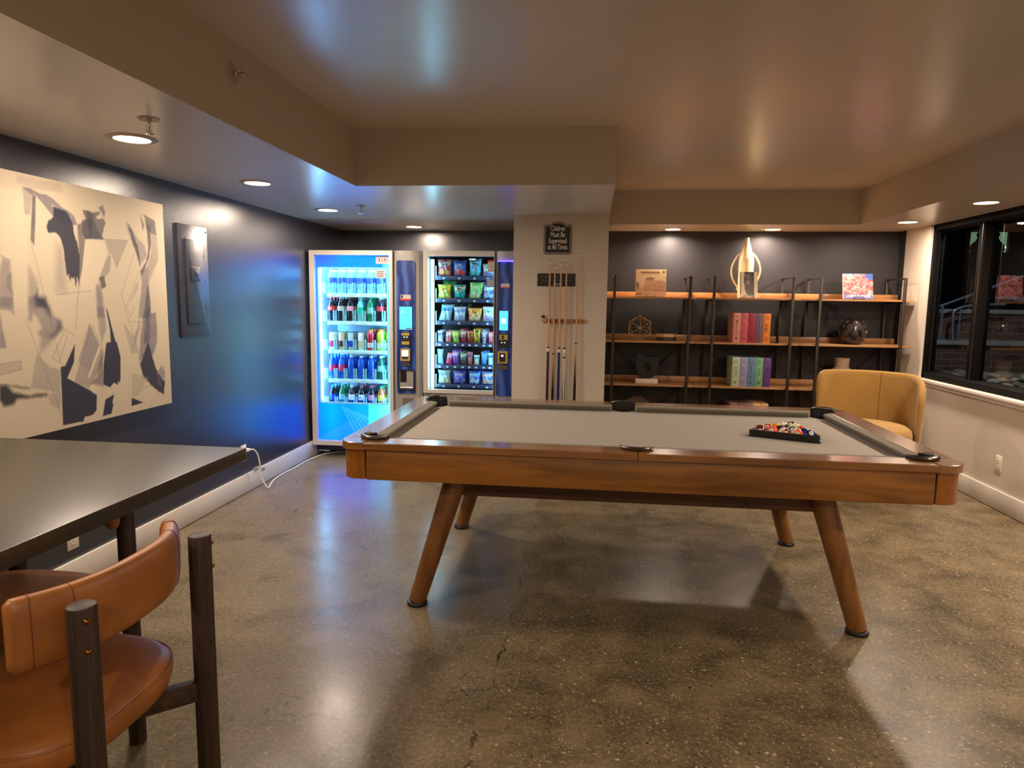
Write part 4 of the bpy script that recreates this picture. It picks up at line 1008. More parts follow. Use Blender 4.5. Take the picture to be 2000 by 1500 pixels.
def bag(parent, w, h, base, band, blob, mark=None, mcol=None, tilt=0., bulge=.026, blob2=None):
    w *= 1.06; h *= 1.05
    c = Canvas(-w/2, w/2, 0, h, .0035, base)
    c.blend((c.noise(90, 3) > .62)*.25, (1, 1, 1))
    if band: c.poly([(-w/2, h*.58), (w/2, h*.66), (w/2, h*.86), (-w/2, h*.80)], band, .9, .003)
    if blob: c.ell(-w*.16, h*.26, w*.26, h*.20, blob, .9, .3); c.ell(w*.2, h*.22, w*.24, h*.18, blob2 or blob, .9, .3)
    c.poly([(-w, h*.95), (w, h*.95), (w, h*1.1), (-w, h*1.1)], tuple(min(255, int(v*.75+50)) for v in base), .6, .002)
    u = lambda X, Y: (np.clip(1-(2*X/w)**2, 0, 1)**.45)*(np.clip(np.sin(np.clip(Y/h, .0, 1)*PI), 0, 1)**.55)
    wob = lambda X, Y: .0035*np.sin(X*150+Y*60)*np.clip(np.sin(Y/h*PI), 0, 1)
    nar = lambda Y: 1-.14*np.clip(np.sin(Y/h*PI), 0, 1)
    zig = lambda X, Y: np.where((Y > h*.97), .002*np.sign(np.sin(X*900)), 0)
    fb_ = c.mesh('bag_front', lambda X, Y: (X*nar(Y)+tilt*Y, -bulge*u(X, Y)-wob(X, Y)*u(X, Y), Y+zig(X, Y)), film, parent)
    c2 = Canvas(-w/2, w/2, 0, h, .008, base); c2.mesh('bag_back', lambda X, Y: (X*nar(Y)+tilt*Y, bulge*.6*u(X, Y), Y), film, parent)
    if mark: text(parent, mark, w*.24, mcol or whitep, T(tilt*h*.7, -bulge*.98, h*.70) @ FACE, name='bag_lettering', ext=.0003, sx=min(1., 3.6/len(mark)), bold=.0004)
chips = [
 (0, 0, .122, .140, (200, 60, 70), (235, 220, 215), (250, 170, 90), 'Cheetos', blk, 0, 'red cheese puff bag'),
 (0, 1, .115, .135, (40, 80, 190), (70, 110, 210), (250, 100, 60), 'Ruffles', whitep, 0, 'blue bag with orange crisps'),
 (0, 2, .105, .148, (0, 150, 200), (180, 225, 240), (120, 220, 235), 'Waterboy', blk, 0, 'bright cyan snack bag'),
 (0, 3, .105, .105, (215, 205, 190), (180, 210, 190), (120, 110, 180), 'Thin', grc, 0, 'pale cream snack bag'),
 (1, 0, .118, .118, (225, 205, 40), (235, 215, 60), (240, 225, 110), 'Lay\'s', redst, 0, 'yellow potato chip bag'),
 (1, 1, .105, .118, (0, 130, 120), (210, 190, 150), (0, 190, 190), 'Miss', blk, 0, 'dark teal chip bag'),
 (1, 2, .118, .140, (110, 190, 80), (150, 210, 110), (215, 230, 190), 'Pasta', whitep, .10, 'light green chip bag leaning right'),
 (1, 3, .110, .120, (40, 80, 160), (200, 220, 220), (180, 200, 230), None, None, .1, 'blue and white popcorn bag'),
 (2, 0, .108, .138, (170, 215, 235), (90, 170, 225), (200, 230, 240), 'Snow', bl_, .22, 'pale blue bag tipping to the right'),
 (2, 1, .105, .120, (190, 215, 240), (120, 150, 230), (170, 190, 240), None, None, 0, 'white and lavender snack bag'),
 (2, 2, .122, .112, (240, 160, 60), (250, 180, 80), (235, 230, 190), 'Sun', blk, 0, 'orange grain chip bag'),
 (2, 3, .105, .125, (220, 228, 235), (200, 220, 230), (180, 160, 210), 'Veggie', tl, .05, 'white vegetable straw bag'),
 (5, 0, .115, .118, (190, 200, 195), (120, 160, 180), (225, 210, 160), None, None, 0, 'clear bag of beige mini cookies'),
 (5, 1, .112, .118, (30, 40, 190), (90, 70, 190), (120, 120, 220), 'OREO', whitep, 0, 'blue cookie bag with purple band'),
 (5, 2, .105, .118, (20, 80, 210), (120, 190, 240), (190, 230, 250), 'Chips', whitep, 0, 'deep blue cookie bag with pale middle'),
 (5, 3, .108, .116, (60, 120, 220), (220, 190, 170), (235, 180, 150), None, None, 0, 'blue and peach wafer bag')]
for (r, k, w_, h_, base, band, blob, mk, mc, tl_, ds) in chips:
    o = thing('snack_bag', (CH[k], FY+.124, tz[r]+.002), '%s, %s on the %s snack machine tray' % (ds, ordn[k], ['top', 'second', 'third', 'fourth', 'fifth', 'bottom'][r]), 'snack bag', 'bags in the snack machine')
    bag(o, w_, h_, base, band, blob, mk, mc, tl_)
for (r, k, base, ds) in ((1, 0, (60, 180, 60), 'green chip bag standing behind the yellow one'), (1, 2, (30, 50, 190), 'dark blue bag behind the light green one'), (2, 0, (40, 36, 60), 'dark bag behind the tipping pale blue one'), (2, 1, (50, 50, 80), 'dark bag behind the lavender one'), (5, 0, (150, 170, 190), 'second cookie bag behind the beige one'), (5, 1, (30, 30, 200), 'second blue bag behind the purple-banded one'), (5, 2, (20, 60, 220), 'second deep blue bag behind the pale-middled one')):
    o = thing('snack_bag', (CH[k]+.03, FY+.20, tz[r]+.002), ds+' in the snack machine', 'snack bag', 'bags in the snack machine'); bag(o, .115, .150, base, None, None, None, None, .02)
bars = [
 (3, 0, .050, .100, (190, 190, 215), (90, 90, 150), None, 'silver and violet candy packet'), (3, 1, .055, .098, (225, 120, 110), (240, 220, 210), None, 'salmon pink candy packet'), (3, 2, .062, .098, (150, 200, 60), (220, 235, 120), None, 'lime green sour candy packet'),
 (3, 3, .056, .118, (140, 20, 50), (230, 210, 215), None, 'dark red and white candy packet'), (3, 4, .052, .100, (235, 80, 30), (245, 170, 60), 'REESES', 'orange peanut butter candy packet'), (3, 5, .060, .118, (240, 205, 40), (250, 235, 120), 'BUTTER', 'yellow candy packet with dark lettering'), (3, 6, .056, .118, (50, 50, 110), (190, 200, 235), 'ALMOND', 'navy and white chocolate packet'), (3, 7, .045, .095, (225, 70, 90), (240, 170, 180), None, 'coral red candy packet at the tray end'),
 (4, 0, .055, .130, (130, 175, 215), (170, 210, 235), None, 'clear blue wrapped cutlery pack'), (4, 1, .056, .100, (225, 50, 110), (200, 170, 210), None, 'hot pink cake packet leaning right'), (4, 2, .058, .125, (110, 40, 190), (220, 200, 240), None, 'purple and white candy packet'), (4, 3, .060, .112, (40, 70, 70), (190, 220, 215), None, 'black and mint speckled packet'),
 (4, 4, .046, .110, (190, 100, 110), (110, 90, 130), None, 'dusty rose candy bar'), (4, 5, .050, .085, (210, 238, 240), (60, 150, 170), None, 'white and aqua gum carton'), (4, 6, .056, .115, (30, 140, 230), (110, 190, 245), None, 'sky blue pastry wrapper'), (4, 7, .045, .105, (180, 230, 240), (60, 130, 230), None, 'pale aqua mint packet at the tray end')]
for (r, k, w_, h_, base, band, mk, ds) in bars:
    o = thing('candy_packet', (SM[k], FY+.118, tz[r]+.002), '%s, %s on the %s snack machine tray' % (ds, ordn[k], 'fourth' if r == 3 else 'fifth'), 'candy', 'candy packets in the snack machine')
    bag(o, w_, h_, base, band, tuple(min(255, v+40) for v in base), None, None, {(4, 1): .25, (3, 1): .1}.get((r, k), 0), bulge=.012)
    if mk: text(o, mk, w_*.62, blk if base[0] > 200 else whitep, T(0, -.0135, h_*.45) @ DOWN @ Matrix.Rotation(0, 4, 'Z'), name='packet_lettering', ext=.0003, sx=.95, bold=.0006)
    if r == 3 or k in (2, 3, 6):
        c = copy_tree(o); c.location.y += .05; c.location.z += .0; c.location.x += .012; c.scale = (1, 1, 1.06); c['label'] = ds+', behind the front packet on the %s tray' % ('fourth' if r == 3 else 'fifth')

PAINT=[
('L',0.5,0.01,[(2.69,1.921),(2.934,1.922),(2.942,1.885),(2.763,1.875),(2.709,1.883),(2.687,1.885)]),
('W',0.6,0.002,[(2.602,1.851),(2.683,1.865),(2.713,1.849),(2.72,1.568),(2.702,1.362),(2.625,1.362),(2.627,1.562),(2.582,1.579)]),
('V',0.5,0.002,[(2.716,1.874),(2.768,1.87),(2.768,1.846),(2.72,1.841)]),
('L',0.9,0.002,[(2.72,1.841),(2.768,1.846),(2.748,1.76),(2.719,1.76)]),
('G',0.9,0.003,[(2.768,1.846),(2.786,1.846),(2.774,1.736),(2.759,1.628),(2.741,1.655),(2.756,1.767)]),
('V',0.85,0.003,[(2.716,1.874),(2.758,1.875),(2.814,1.859),(2.841,1.862),(2.883,1.848),(2.936,1.815),(2.967,1.806),(3.004,1.787),(3.022,1.747),(2.953,1.739),(2.878,1.767),(2.836,1.806),(2.787,1.849),(2.768,1.846)]),
('L',0.8,0.03,[(2.879,1.65),(2.921,1.641),(2.93,1.545),(2.926,1.431),(2.863,1.43)]),
('G',0.8,0.006,[(3.022,1.747),(3.076,1.775),(3.119,1.794),(3.11,1.69),(3.069,1.684),(3.038,1.541),(3.007,1.472),(3.02,1.586)]),
('N',0.97,0.004,[(2.878,1.767),(2.846,1.745),(2.834,1.722),(2.843,1.692),(2.886,1.7),(2.91,1.677),(2.926,1.632),(2.93,1.545),(2.936,1.515),(2.941,1.502),(2.948,1.515),(2.953,1.476),(2.964,1.503),(2.972,1.494),(2.979,1.503),(2.987,1.454),(3.0,1.504),(3.009,1.459),(3.018,1.541),(3.024,1.604),(3.014,1.661),(2.997,1.709),(2.99,1.761),(2.958,1.801),(2.88,1.812)]),
('W',1,0.002,[(2.871,1.813),(2.88,1.82),(2.89,1.815)]),
('V',0.55,0.02,[(2.72,1.535),(2.74,1.507),(2.763,1.466),(2.747,1.403),(2.8,1.403),(2.808,1.369),(2.738,1.361),(2.704,1.362)]),
('N',0.8,0.012,[(2.742,1.412),(2.761,1.445),(2.762,1.403),(2.799,1.395),(2.807,1.361),(2.738,1.361)]),
('V',0.6,0.01,[(2.59,1.568),(2.626,1.556),(2.628,1.503),(2.627,1.411),(2.625,1.362),(2.557,1.363),(2.57,1.508)]),
('G',0.6,0.015,[(2.608,1.49),(2.626,1.503),(2.617,1.458),(2.627,1.419),(2.623,1.415),(2.603,1.458)]),
('G',0.9,0.004,[(3.062,1.823),(3.086,1.824),(3.123,1.819),(3.177,1.83),(3.179,1.816),(3.15,1.803),(3.154,1.792),(3.195,1.796),(3.211,1.784),(3.196,1.742),(3.182,1.713),(3.195,1.694),(3.069,1.687),(3.05,1.716),(3.055,1.77),(3.077,1.781)]),
('N',0.6,0.012,[(3.086,1.822),(3.123,1.817),(3.15,1.742),(3.192,1.696),(3.101,1.69),(3.082,1.781)]),
('V',0.9,0.003,[(3.168,1.847),(3.2,1.863),(3.215,1.829),(3.204,1.799),(3.186,1.829)]),
('W',1,0.002,[(3.067,1.685),(3.227,1.693),(3.221,1.627),(3.15,1.51),(3.113,1.441),(3.02,1.431),(3.026,1.505)]),
('L',0.8,0.003,[(3.198,1.696),(3.369,1.705),(3.272,1.556),(3.239,1.628),(3.221,1.629)]),
('V',0.55,0.004,[(3.224,1.627),(3.238,1.612),(3.226,1.546),(3.193,1.507),(3.156,1.514)]),
('N',0.8,0.004,[(3.144,1.506),(3.182,1.515),(3.19,1.462),(3.159,1.447)]),
('V',0.9,0.002,[(3.483,1.858),(3.515,1.797),(3.495,1.764)]),
('G',0.85,0.003,[(3.503,1.859),(3.606,1.833),(3.614,1.753),(3.568,1.758),(3.542,1.791),(3.538,1.821)]),
('L',0.9,0.008,[(3.568,1.758),(3.614,1.749),(3.625,1.668),(3.614,1.618),(3.525,1.496),(3.517,1.568),(3.56,1.659)]),
('V',0.6,0.01,[(3.364,1.801),(3.388,1.792),(3.461,1.713),(3.506,1.691),(3.522,1.63),(3.471,1.592),(3.418,1.675),(3.379,1.748)]),
('N',0.8,0.005,[(3.538,1.821),(3.562,1.78),(3.563,1.704),(3.536,1.622),(3.473,1.526),(3.457,1.547),(3.513,1.603),(3.535,1.657),(3.535,1.746),(3.518,1.836)]),
('N',0.75,0.004,[(3.379,1.791),(3.406,1.764),(3.451,1.678),(3.467,1.587),(3.459,1.569),(3.429,1.65),(3.397,1.733)]),
('V',0.7,0.008,[(3.46,1.543),(3.525,1.577),(3.524,1.483),(3.531,1.389),(3.524,1.298),(3.427,1.3),(3.431,1.345),(3.458,1.433),(3.47,1.499)]),
('G',0.8,0.008,[(3.509,1.465),(3.524,1.478),(3.529,1.389),(3.524,1.298),(3.461,1.3),(3.478,1.344)]),
('V',0.8,0.012,[(3.121,1.461),(3.15,1.47),(3.162,1.409),(3.165,1.307),(3.119,1.308),(3.116,1.368)]),
('L',0.7,0.006,[(3.4,1.454),(3.444,1.507),(3.433,1.454),(3.368,1.384)]),
('V',0.7,0.012,[(2.708,1.406),(2.742,1.406),(2.817,1.355),(2.831,1.321),(2.88,1.306),(2.888,1.262),(2.851,1.233),(2.827,1.217),(2.763,1.229),(2.743,1.247),(2.766,1.267),(2.749,1.314),(2.725,1.335),(2.714,1.298),(2.699,1.307)]),
('N',0.75,0.02,[(2.737,1.406),(2.8,1.407),(2.823,1.355),(2.837,1.325),(2.814,1.321),(2.79,1.356),(2.754,1.369)]),
('N',0.7,0.02,[(2.862,1.294),(2.884,1.289),(2.888,1.262),(2.851,1.237),(2.817,1.226),(2.847,1.25)]),
('V',0.6,0.02,[(2.758,1.237),(2.851,1.233),(2.803,1.192),(2.751,1.157)]),
('V',0.75,0.006,[(2.555,1.342),(2.564,1.287),(2.577,1.196),(2.542,1.193)]),
('V',0.6,0.008,[(2.561,1.405),(2.627,1.406),(2.629,1.325),(2.612,1.345),(2.556,1.354)]),
('L',0.8,0.004,[(2.73,1.158),(2.686,1.01),(2.85,0.963),(2.86,1.073),(2.805,1.087),(2.754,1.135)]),
('L',0.6,0.003,[(2.536,1.129),(2.641,1.132),(2.645,1.095),(2.531,1.082)]),
('K',0.97,0.012,[(2.528,1.044),(2.565,1.038),(2.595,1.001),(2.678,0.977),(2.72,0.982),(2.772,0.973),(2.771,0.962),(2.607,0.969),(2.59,0.948),(2.542,0.948),(2.522,0.979)]),
('K',0.8,0.01,[(2.528,1.044),(2.583,1.035),(2.681,1.011),(2.68,1.005),(2.63,1.013),(2.588,1.029)]),
('L',0.7,0.004,[(2.778,0.972),(2.85,0.963),(2.847,0.9),(2.821,0.895),(2.784,0.923)]),
('N',1,0.002,[(2.958,1.187),(2.944,1.101),(2.896,1.029),(3.046,0.948),(3.036,0.828),(2.989,0.829),(2.981,0.809),(2.851,0.812),(2.861,1.086),(2.887,1.086)]),
('N',1,0.002,[(2.981,0.981),(3.066,0.932),(3.08,0.924),(3.071,0.849),(3.045,0.831),(2.991,0.831),(2.978,0.809),(2.966,0.805),(2.947,0.852),(2.958,0.979)]),
('V',0.55,0.003,[(2.993,1.121),(3.06,1.281),(3.144,1.127),(3.134,1.083),(3.052,0.981),(3.032,0.965),(2.981,0.985),(2.938,1.007)]),
('V',0.55,0.002,[(3.058,1.268),(3.064,1.259),(2.973,1.089),(2.967,1.098)]),
('V',0.55,0.002,[(3.068,1.252),(3.073,1.243),(2.989,1.078),(2.983,1.087)]),
('V',0.55,0.002,[(3.077,1.236),(3.082,1.227),(3.006,1.068),(3.0,1.077)]),
('V',0.55,0.002,[(3.087,1.22),(3.092,1.211),(3.023,1.057),(3.016,1.066)]),
('V',0.55,0.002,[(3.096,1.204),(3.102,1.195),(3.039,1.046),(3.033,1.055)]),
('V',0.55,0.002,[(3.106,1.187),(3.111,1.178),(3.056,1.035),(3.05,1.045)]),
('W',1,0.002,[(3.117,1.169),(3.127,1.159),(3.038,1.013),(3.024,1.019)]),
('W',1,0.002,[(3.039,0.978),(3.075,0.973),(3.066,0.939),(3.032,0.957)]),
('V',0.6,0.01,[(3.117,1.358),(3.17,1.358),(3.173,1.246),(3.136,1.181),(3.123,1.248)]),
('G',0.7,0.012,[(3.103,1.077),(3.139,1.136),(3.137,1.047),(3.149,0.964),(3.124,0.963),(3.046,0.986),(3.091,1.016)]),
('N',1,0.003,[(3.179,1.358),(3.193,1.335),(3.218,1.24),(3.236,1.18),(3.245,1.177),(3.266,1.099),(3.257,0.988),(3.248,0.961),(3.239,0.976),(3.23,0.954),(3.208,0.971),(3.174,0.95),(3.131,0.971),(3.14,1.074),(3.168,1.179),(3.2,1.182),(3.199,1.245)]),
('N',1,0.002,[(3.203,0.911),(3.187,0.872),(3.192,0.857),(3.175,0.814),(3.111,0.811),(3.137,0.893)]),
('N',1,0.002,[(3.334,0.874),(3.429,0.834),(3.33,0.829)]),
('V',0.8,0.01,[(3.46,1.307),(3.501,1.355),(3.532,1.355),(3.519,1.296),(3.51,1.183),(3.449,1.084),(3.41,1.058),(3.427,1.173)]),
('G',0.7,0.008,[(3.484,1.326),(3.513,1.355),(3.528,1.355),(3.51,1.183),(3.485,1.16),(3.455,1.152)]),
('V',0.85,0.005,[(3.529,1.323),(3.572,1.325),(3.578,1.255),(3.571,1.16),(3.525,1.078),(3.49,1.17)]),
('N',0.98,0.005,[(3.494,1.169),(3.525,1.078),(3.551,1.011),(3.565,0.989),(3.609,0.938),(3.626,0.936),(3.611,0.851),(3.557,0.883),(3.512,0.914),(3.44,0.973),(3.416,1.043),(3.45,1.094)]),
('V',0.7,0.004,[(3.604,1.026),(3.63,0.988),(3.622,0.942),(3.598,0.945),(3.569,0.994)]),
('V',0.6,0.008,[(3.549,0.991),(3.593,0.935),(3.598,0.899),(3.567,0.913)]),
('G',0.5,0.008,[(3.363,1.106),(3.378,1.195),(3.419,1.26),(3.435,1.317),(3.434,1.26),(3.406,1.189)]),
('L',0.7,0.003,[(3.301,1.274),(3.378,1.2),(3.414,1.107),(3.35,1.111)]),
('L',0.5,0.003,[(3.345,1.009),(3.485,0.963),(3.358,0.866),(3.338,0.883)])]
PLINES=[[(2.577,1.577),(2.629,1.556)],
[(2.741,1.655),(2.807,1.361)],
[(3.065,1.823),(2.988,1.359)],
[(2.864,1.417),(3.088,1.44)],
[(3.221,1.627),(3.113,1.441)],
[(3.369,1.705),(3.272,1.556)],
[(3.198,1.696),(3.369,1.705)],
[(3.415,1.645),(3.298,1.418),(3.326,1.35)],
[(3.448,1.551),(3.33,1.35)],
[(3.33,1.35),(3.361,1.302)],
[(3.622,1.627),(3.525,1.496)],
[(2.689,1.299),(2.849,0.859)],
[(2.8,1.407),(2.862,1.104)],
[(2.902,1.257),(2.817,1.13),(2.887,1.088)],
[(2.902,1.257),(2.97,1.22)],
[(2.914,1.23),(2.864,1.122)],
[(2.536,1.129),(2.641,1.132),(2.645,1.095),(2.531,1.082)],
[(3.314,1.357),(3.379,1.205),(3.414,1.102)],
[(3.082,1.267),(3.153,1.122)],
[(3.059,1.277),(2.998,1.181)],
[(3.082,1.267),(2.98,1.105)],
[(3.398,1.356),(3.346,1.281),(3.457,1.273)],
[(3.504,0.92),(3.435,0.914),(3.374,0.878)],
[(2.995,1.408),(2.966,1.25)]]
# ------------------------------------------------------------------ column: signs, cue rack, cues
signb = mat('black_sign_face', (24, 22, 22), rough=.35); ivory = mat('ivory_lettering', (238, 228, 208), rough=.5)
CY = 5.42
sg = thing('wall_sign', (-.283, CY, 1.785), 'black arched sign reading Children Must Be Supervised at All Times', 'sign')
def arch(ins):
    x = .108-ins; r = max(.004, .016-ins); pts = []
    for cx_, cz, a0 in ((-x+r, ins+r, 180), (x-r, ins+r, 270)):
        for i in range(5): t = math.radians(a0+90*i/4); pts.append((cx_+r*math.cos(t), cz+r*math.sin(t)))
    top = .226-ins; 
    for i in range(5): t = math.radians(90*i/4); pts.append((x-r+r*math.cos(t), top-r+r*math.sin(t)))
    for i in range(13):
        t = math.radians(30+120*i/12); k = .062-.0*ins; pts.append((k*math.cos(t)/math.cos(math.radians(30)), top-.004+.050*(math.sin(t)-.5)))
    for i in range(5): t = math.radians(90+90*i/4); pts.append((-x+r+r*math.cos(t), top-r+r*math.sin(t)))
    return pts
MB(signb).prism(arch(0), 0, .006, M=FACE).build('sign_board', sg)
mb = MB(ivory); ring_frame(mb, arch(.007), arch(.0105), .006, .0068, M=FACE); mb.build('border_line', sg)
for k, s in enumerate(('Children', 'Must Be', 'Supervised', 'at All Times')):
    text(sg, s, .054, ivory, T(0, -.0062, .196-.0475*k) @ FACE, sx=(.60, .64, .60, .58)[k], bold=.0007)
sg = thing('wall_sign', (-.287, CY, 1.535), 'small black rectangular notice with faint italic writing behind the cue tips', 'sign')
MB(signb).prism(rrect(-.150, .150, 0, .100, .002, 2), 0, .004, M=FACE).build('sign_board', sg)
gy = mat('grey_lettering', (150, 144, 138), rough=.5)
SH = Matrix(((1, .2, 0, 0), (0, 1, 0, 0), (0, 0, 1, 0), (0, 0, 0, 1)))
text(sg, 'Please return all pool cues and balls to rack when', .0125, gy, T(0, -.0042, .075) @ FACE @ SH, sx=.98)
text(sg, 'after you are done so the next guests can enjoy.', .0125, gy, T(0, -.0042, .047) @ FACE @ SH, sx=.96)
text(sg, 'Lauren', .026, ivory, T(.012, -.0042, .018) @ FACE @ SH)
rackw = wood('cue_rack_maple', (150, 96, 50), (196, 140, 84), rough=.4, axis='X', scale=4)
rk = thing('cue_rack', (-.219, CY, 1.245), 'wooden wall-mounted cue rack with black clips on the column', 'cue rack')
MB(rackw).prism([(-.180, .018), (-.165, .004), (.165, .004), (.185, .018), (.165, .034), (-.165, .034)], 0, .018, M=FACE, bev=.002).build('rack_bar', rk)
for i in range(6):
    x = -.146+.054*i
    MB(rackw).box(x-.013, x+.013, -.034, -.016, .006, .032, bev=.003).build('clip_block', rk); 
for x in [-.116+.0455*i for i in range(5)]+[.096]:
    MB(rubber).lathe([(.007, 0), (.009, .003), (.009, .020), (.007, .022)], c=(x, -.020, .008), n=12).build('rubber_clip', rk)
for x in (-.155, .15): MB(blk).sphere((x, -.020, .019), .0045, n=10, m=6).build('screw', rk)
ch = thing('chalk_holder', (-.385, 5.40, 1.285), 'little dark chalk cup at the left end of the cue rack', 'chalk'); MB(blk).lathe([(0, 0), (.012, 0), (.014, .018), (.011, .018), (.01, .004)], n=16).build('cup', ch); MB(mat('blue_chalk', (120, 110, 120), rough=.9)).box(-.008, .008, -.008, .008, .004, .024, bev=.001).build('chalk_cube', ch)
br_ = thing('cue_floor_holder', (-.219, 5.36, 0), 'low wooden block with cups holding the cue butts at the foot of the column', 'cue rack')
MB(rackw).box(-.19, .19, -.045, .042, 0, .255, bev=.004).build('holder_block', br_)
maple = wood('cue_maple_shaft', (176, 128, 84), (214, 170, 122), rough=.25, axis='Z', scale=4, coat=.5)
ferr = mat('white_ferrule', (228, 218, 200), rough=.3); tipb = mat('dark_leather_tip', (50, 40, 36), rough=.8)
bmar = mat('burgundy_butt', (62, 18, 22), rough=.25, coat=.5); bblk = mat('black_butt', (20, 18, 22), rough=.25, coat=.5); bblu = mat('navy_blue_butt', (30, 32, 92), rough=.25, coat=.5); bpale = wood('pale_splice_butt', (186, 168, 140), (216, 204, 180), rough=.25, axis='Z', coat=.5)
cues = [(-.336, -.340, 1.735, bmar, 'burgundy', 'pool cue with burgundy butt, leftmost in the rack'), (-.298, -.294, 1.690, None, 'black', 'shortest pool cue with flame-pointed black butt, second in the rack'), (-.250, -.252, 1.722, bblu, 'blue', 'pool cue with navy blue butt, middle of the rack'),
        (-.206, -.210, 1.720, bpale, 'pale', 'pool cue with pale spliced butt and white collar'), (-.119, -.122, 1.790, None, 'black', 'tallest pool cue with long black-pointed butt, standing apart on the right')]
for xt, xb, ztp, bm_, kn, lb_ in cues:
    t = thing('pool_cue', (xb, 5.365, .255), lb_, 'pool cue', 'pool cues in the wall rack')
    dx = xt-xb; dy = .022; H = ztp-.255
    def P(f): return Vector((dx*f, dy*f, H*f))
    zj = {'burgundy': 1.02, 'blue': 1.015, 'pale': 1.015}.get(kn, 1.0 if H < 1.44 else 1.085)
    fj = (zj-.255)/H
    MB(maple).cyl(P(fj), P(.985), .0090, .0054, n=16).build('shaft', t)
    MB(ferr).cyl(P(.983), P(.996), .0056, .0056, n=14).build('ferrule', t); MB(tipb).cyl(P(.996), P(1.0), .0056, .0048, n=14).build('tip', t)
    if bm_ is None:
        MB(bblk).cyl(P(0), P(fj*.62), .0132, .0112, n=18).build('butt', t); MB(maple).cyl(P(fj*.62), P(fj), .0110, .0092, n=18).build('forearm', t)
        for k in range(4):   # pointed splices
            a_ = k*PI/2+PI/4+PI/2*.5; c_, s_ = math.cos(a_), math.sin(a_)
            def q(f, w, r): return P(f)+Vector((c_*r-s_*w, s_*r+c_*w, 0))
            m2 = MB(bblk); v = [m2.bm.verts.new(q(fj*.60, -.008, .0102)), m2.bm.verts.new(q(fj*.60, .008, .0102)), m2.bm.verts.new(q(fj*.60, 0, .0120)), m2.bm.verts.new(q(fj*.93, 0, .0098))]
            for fcs in ((0, 2, 3), (2, 1, 3), (1, 0, 3), (0, 1, 2)): m2.bm.faces.new([v[i] for i in fcs])
            m2.build('splice_point', t)
        MB(bblk).cyl(P(fj), P(fj+.006), .0100, .0100, n=16).build('joint_ring', t)
    else:
        MB(bm_).cyl(P(fj*.28), P(fj), .0124, .0098, n=18).build('butt', t); MB(bblk).cyl(P(0), P(fj*.28), .0134, .0124, n=18).build('wrap', t)
        MB(ferr).cyl(P(fj), P(fj+.018), .0102, .0102, n=16).build('collar', t); MB(bblk).cyl(P(fj+.018), P(fj+.026), .0100, .0100, n=16).build('joint_ring', t)
        if kn == 'pale':
            MB(ferr).cyl(P(fj*.28), P(fj*.31), .0130, .0130, n=16).build('white_ring', t); MB(bblk).cyl(P(fj*.94), P(fj*.955), .0106, .0106, n=16).build('dark_ring', t)
            for k in range(4):
                a_ = k*PI/2+PI/4; c_, s_ = math.cos(a_), math.sin(a_); m2 = MB(bblu)
                def q(f, w, r): return P(f)+Vector((c_*r-s_*w, s_*r+c_*w, 0))
                v = [m2.bm.verts.new(q(fj*.31, -.006, .0112)), m2.bm.verts.new(q(fj*.31, .006, .0112)), m2.bm.verts.new(q(fj*.31, 0, .0129)), m2.bm.verts.new(q(fj*.85, 0, .0106))]
                for fcs in ((0, 2, 3), (2, 1, 3), (1, 0, 3), (0, 1, 2)): m2.bm.faces.new([v[i] for i in fcs])
                m2.build('splice_point', t)

# ------------------------------------------------------------------ shelving
oaks = wood('shelf_oak_board', (138, 92, 50), (186, 136, 84), rough=.4, axis='X', scale=2.5, coat=.15)
bronze = mat('bronze_metal_tube', (58, 50, 42), rough=.45, metal=.55)
SF, SB_ = 6.49, 6.865; SZ = [1.470, 1.057, .645, .205]
units = [(.118, .965, .204, .898, 'left shelving unit of three, beside the column'), (.970, 1.898, 1.115, 1.814, 'middle shelving unit of three, holding the board game boxes'), (1.903, 2.862, 2.055, 2.773, 'right shelving unit of three, behind the yellow armchair')]
for sx0, sx1, p0, p1, lb_ in units:
    ux = (p0+p1)/2; t = thing('bookshelf_unit', (ux, 6.68, 0), lb_, 'shelf', 'metal and oak shelving units')
    for px_ in (p0, p1):
        for py_ in (SF-.008, SB_): MB(bronze).box(px_-ux-.0125, px_-ux+.0125, py_-6.68-.009, py_-6.68+.009, 0, 1.665, bev=.0015).build('post', t)
        MB(bronze).box(px_-ux-.0125, px_-ux+.0125, SF-.008-6.68, SB_-6.68, 1.652, 1.666, bev=.001).build('top_rail', t)
        for z in SZ: MB(bronze).box(px_-ux-.010, px_-ux+.010, SF-6.68+.002, SB_-6.68-.01, z-.034, z-.0175).build('shelf_bracket', t)
    for z in SZ:
        b1 = MB(oaks).box(sx0-ux, sx1-ux, SF+.003-6.68, SB_-.012-6.68, z-.017, z, bev=.0015)
        b1.box(sx0-ux, sx1-ux, SB_-.032-6.68, SB_-.012-6.68, z, z+.050, bev=.0015); b1.build('shelf_board', t)
    for za, zc in ((.235, .60), (.67, 1.01)):
        for (xa, xc) in ((p0, ux), (p1, ux)):
            MB(bronze).tube([(xa-ux, SB_+.013-6.68, zc), (0, SB_+.013-6.68, za)], .006, n=6).build('cross_brace', t)
        

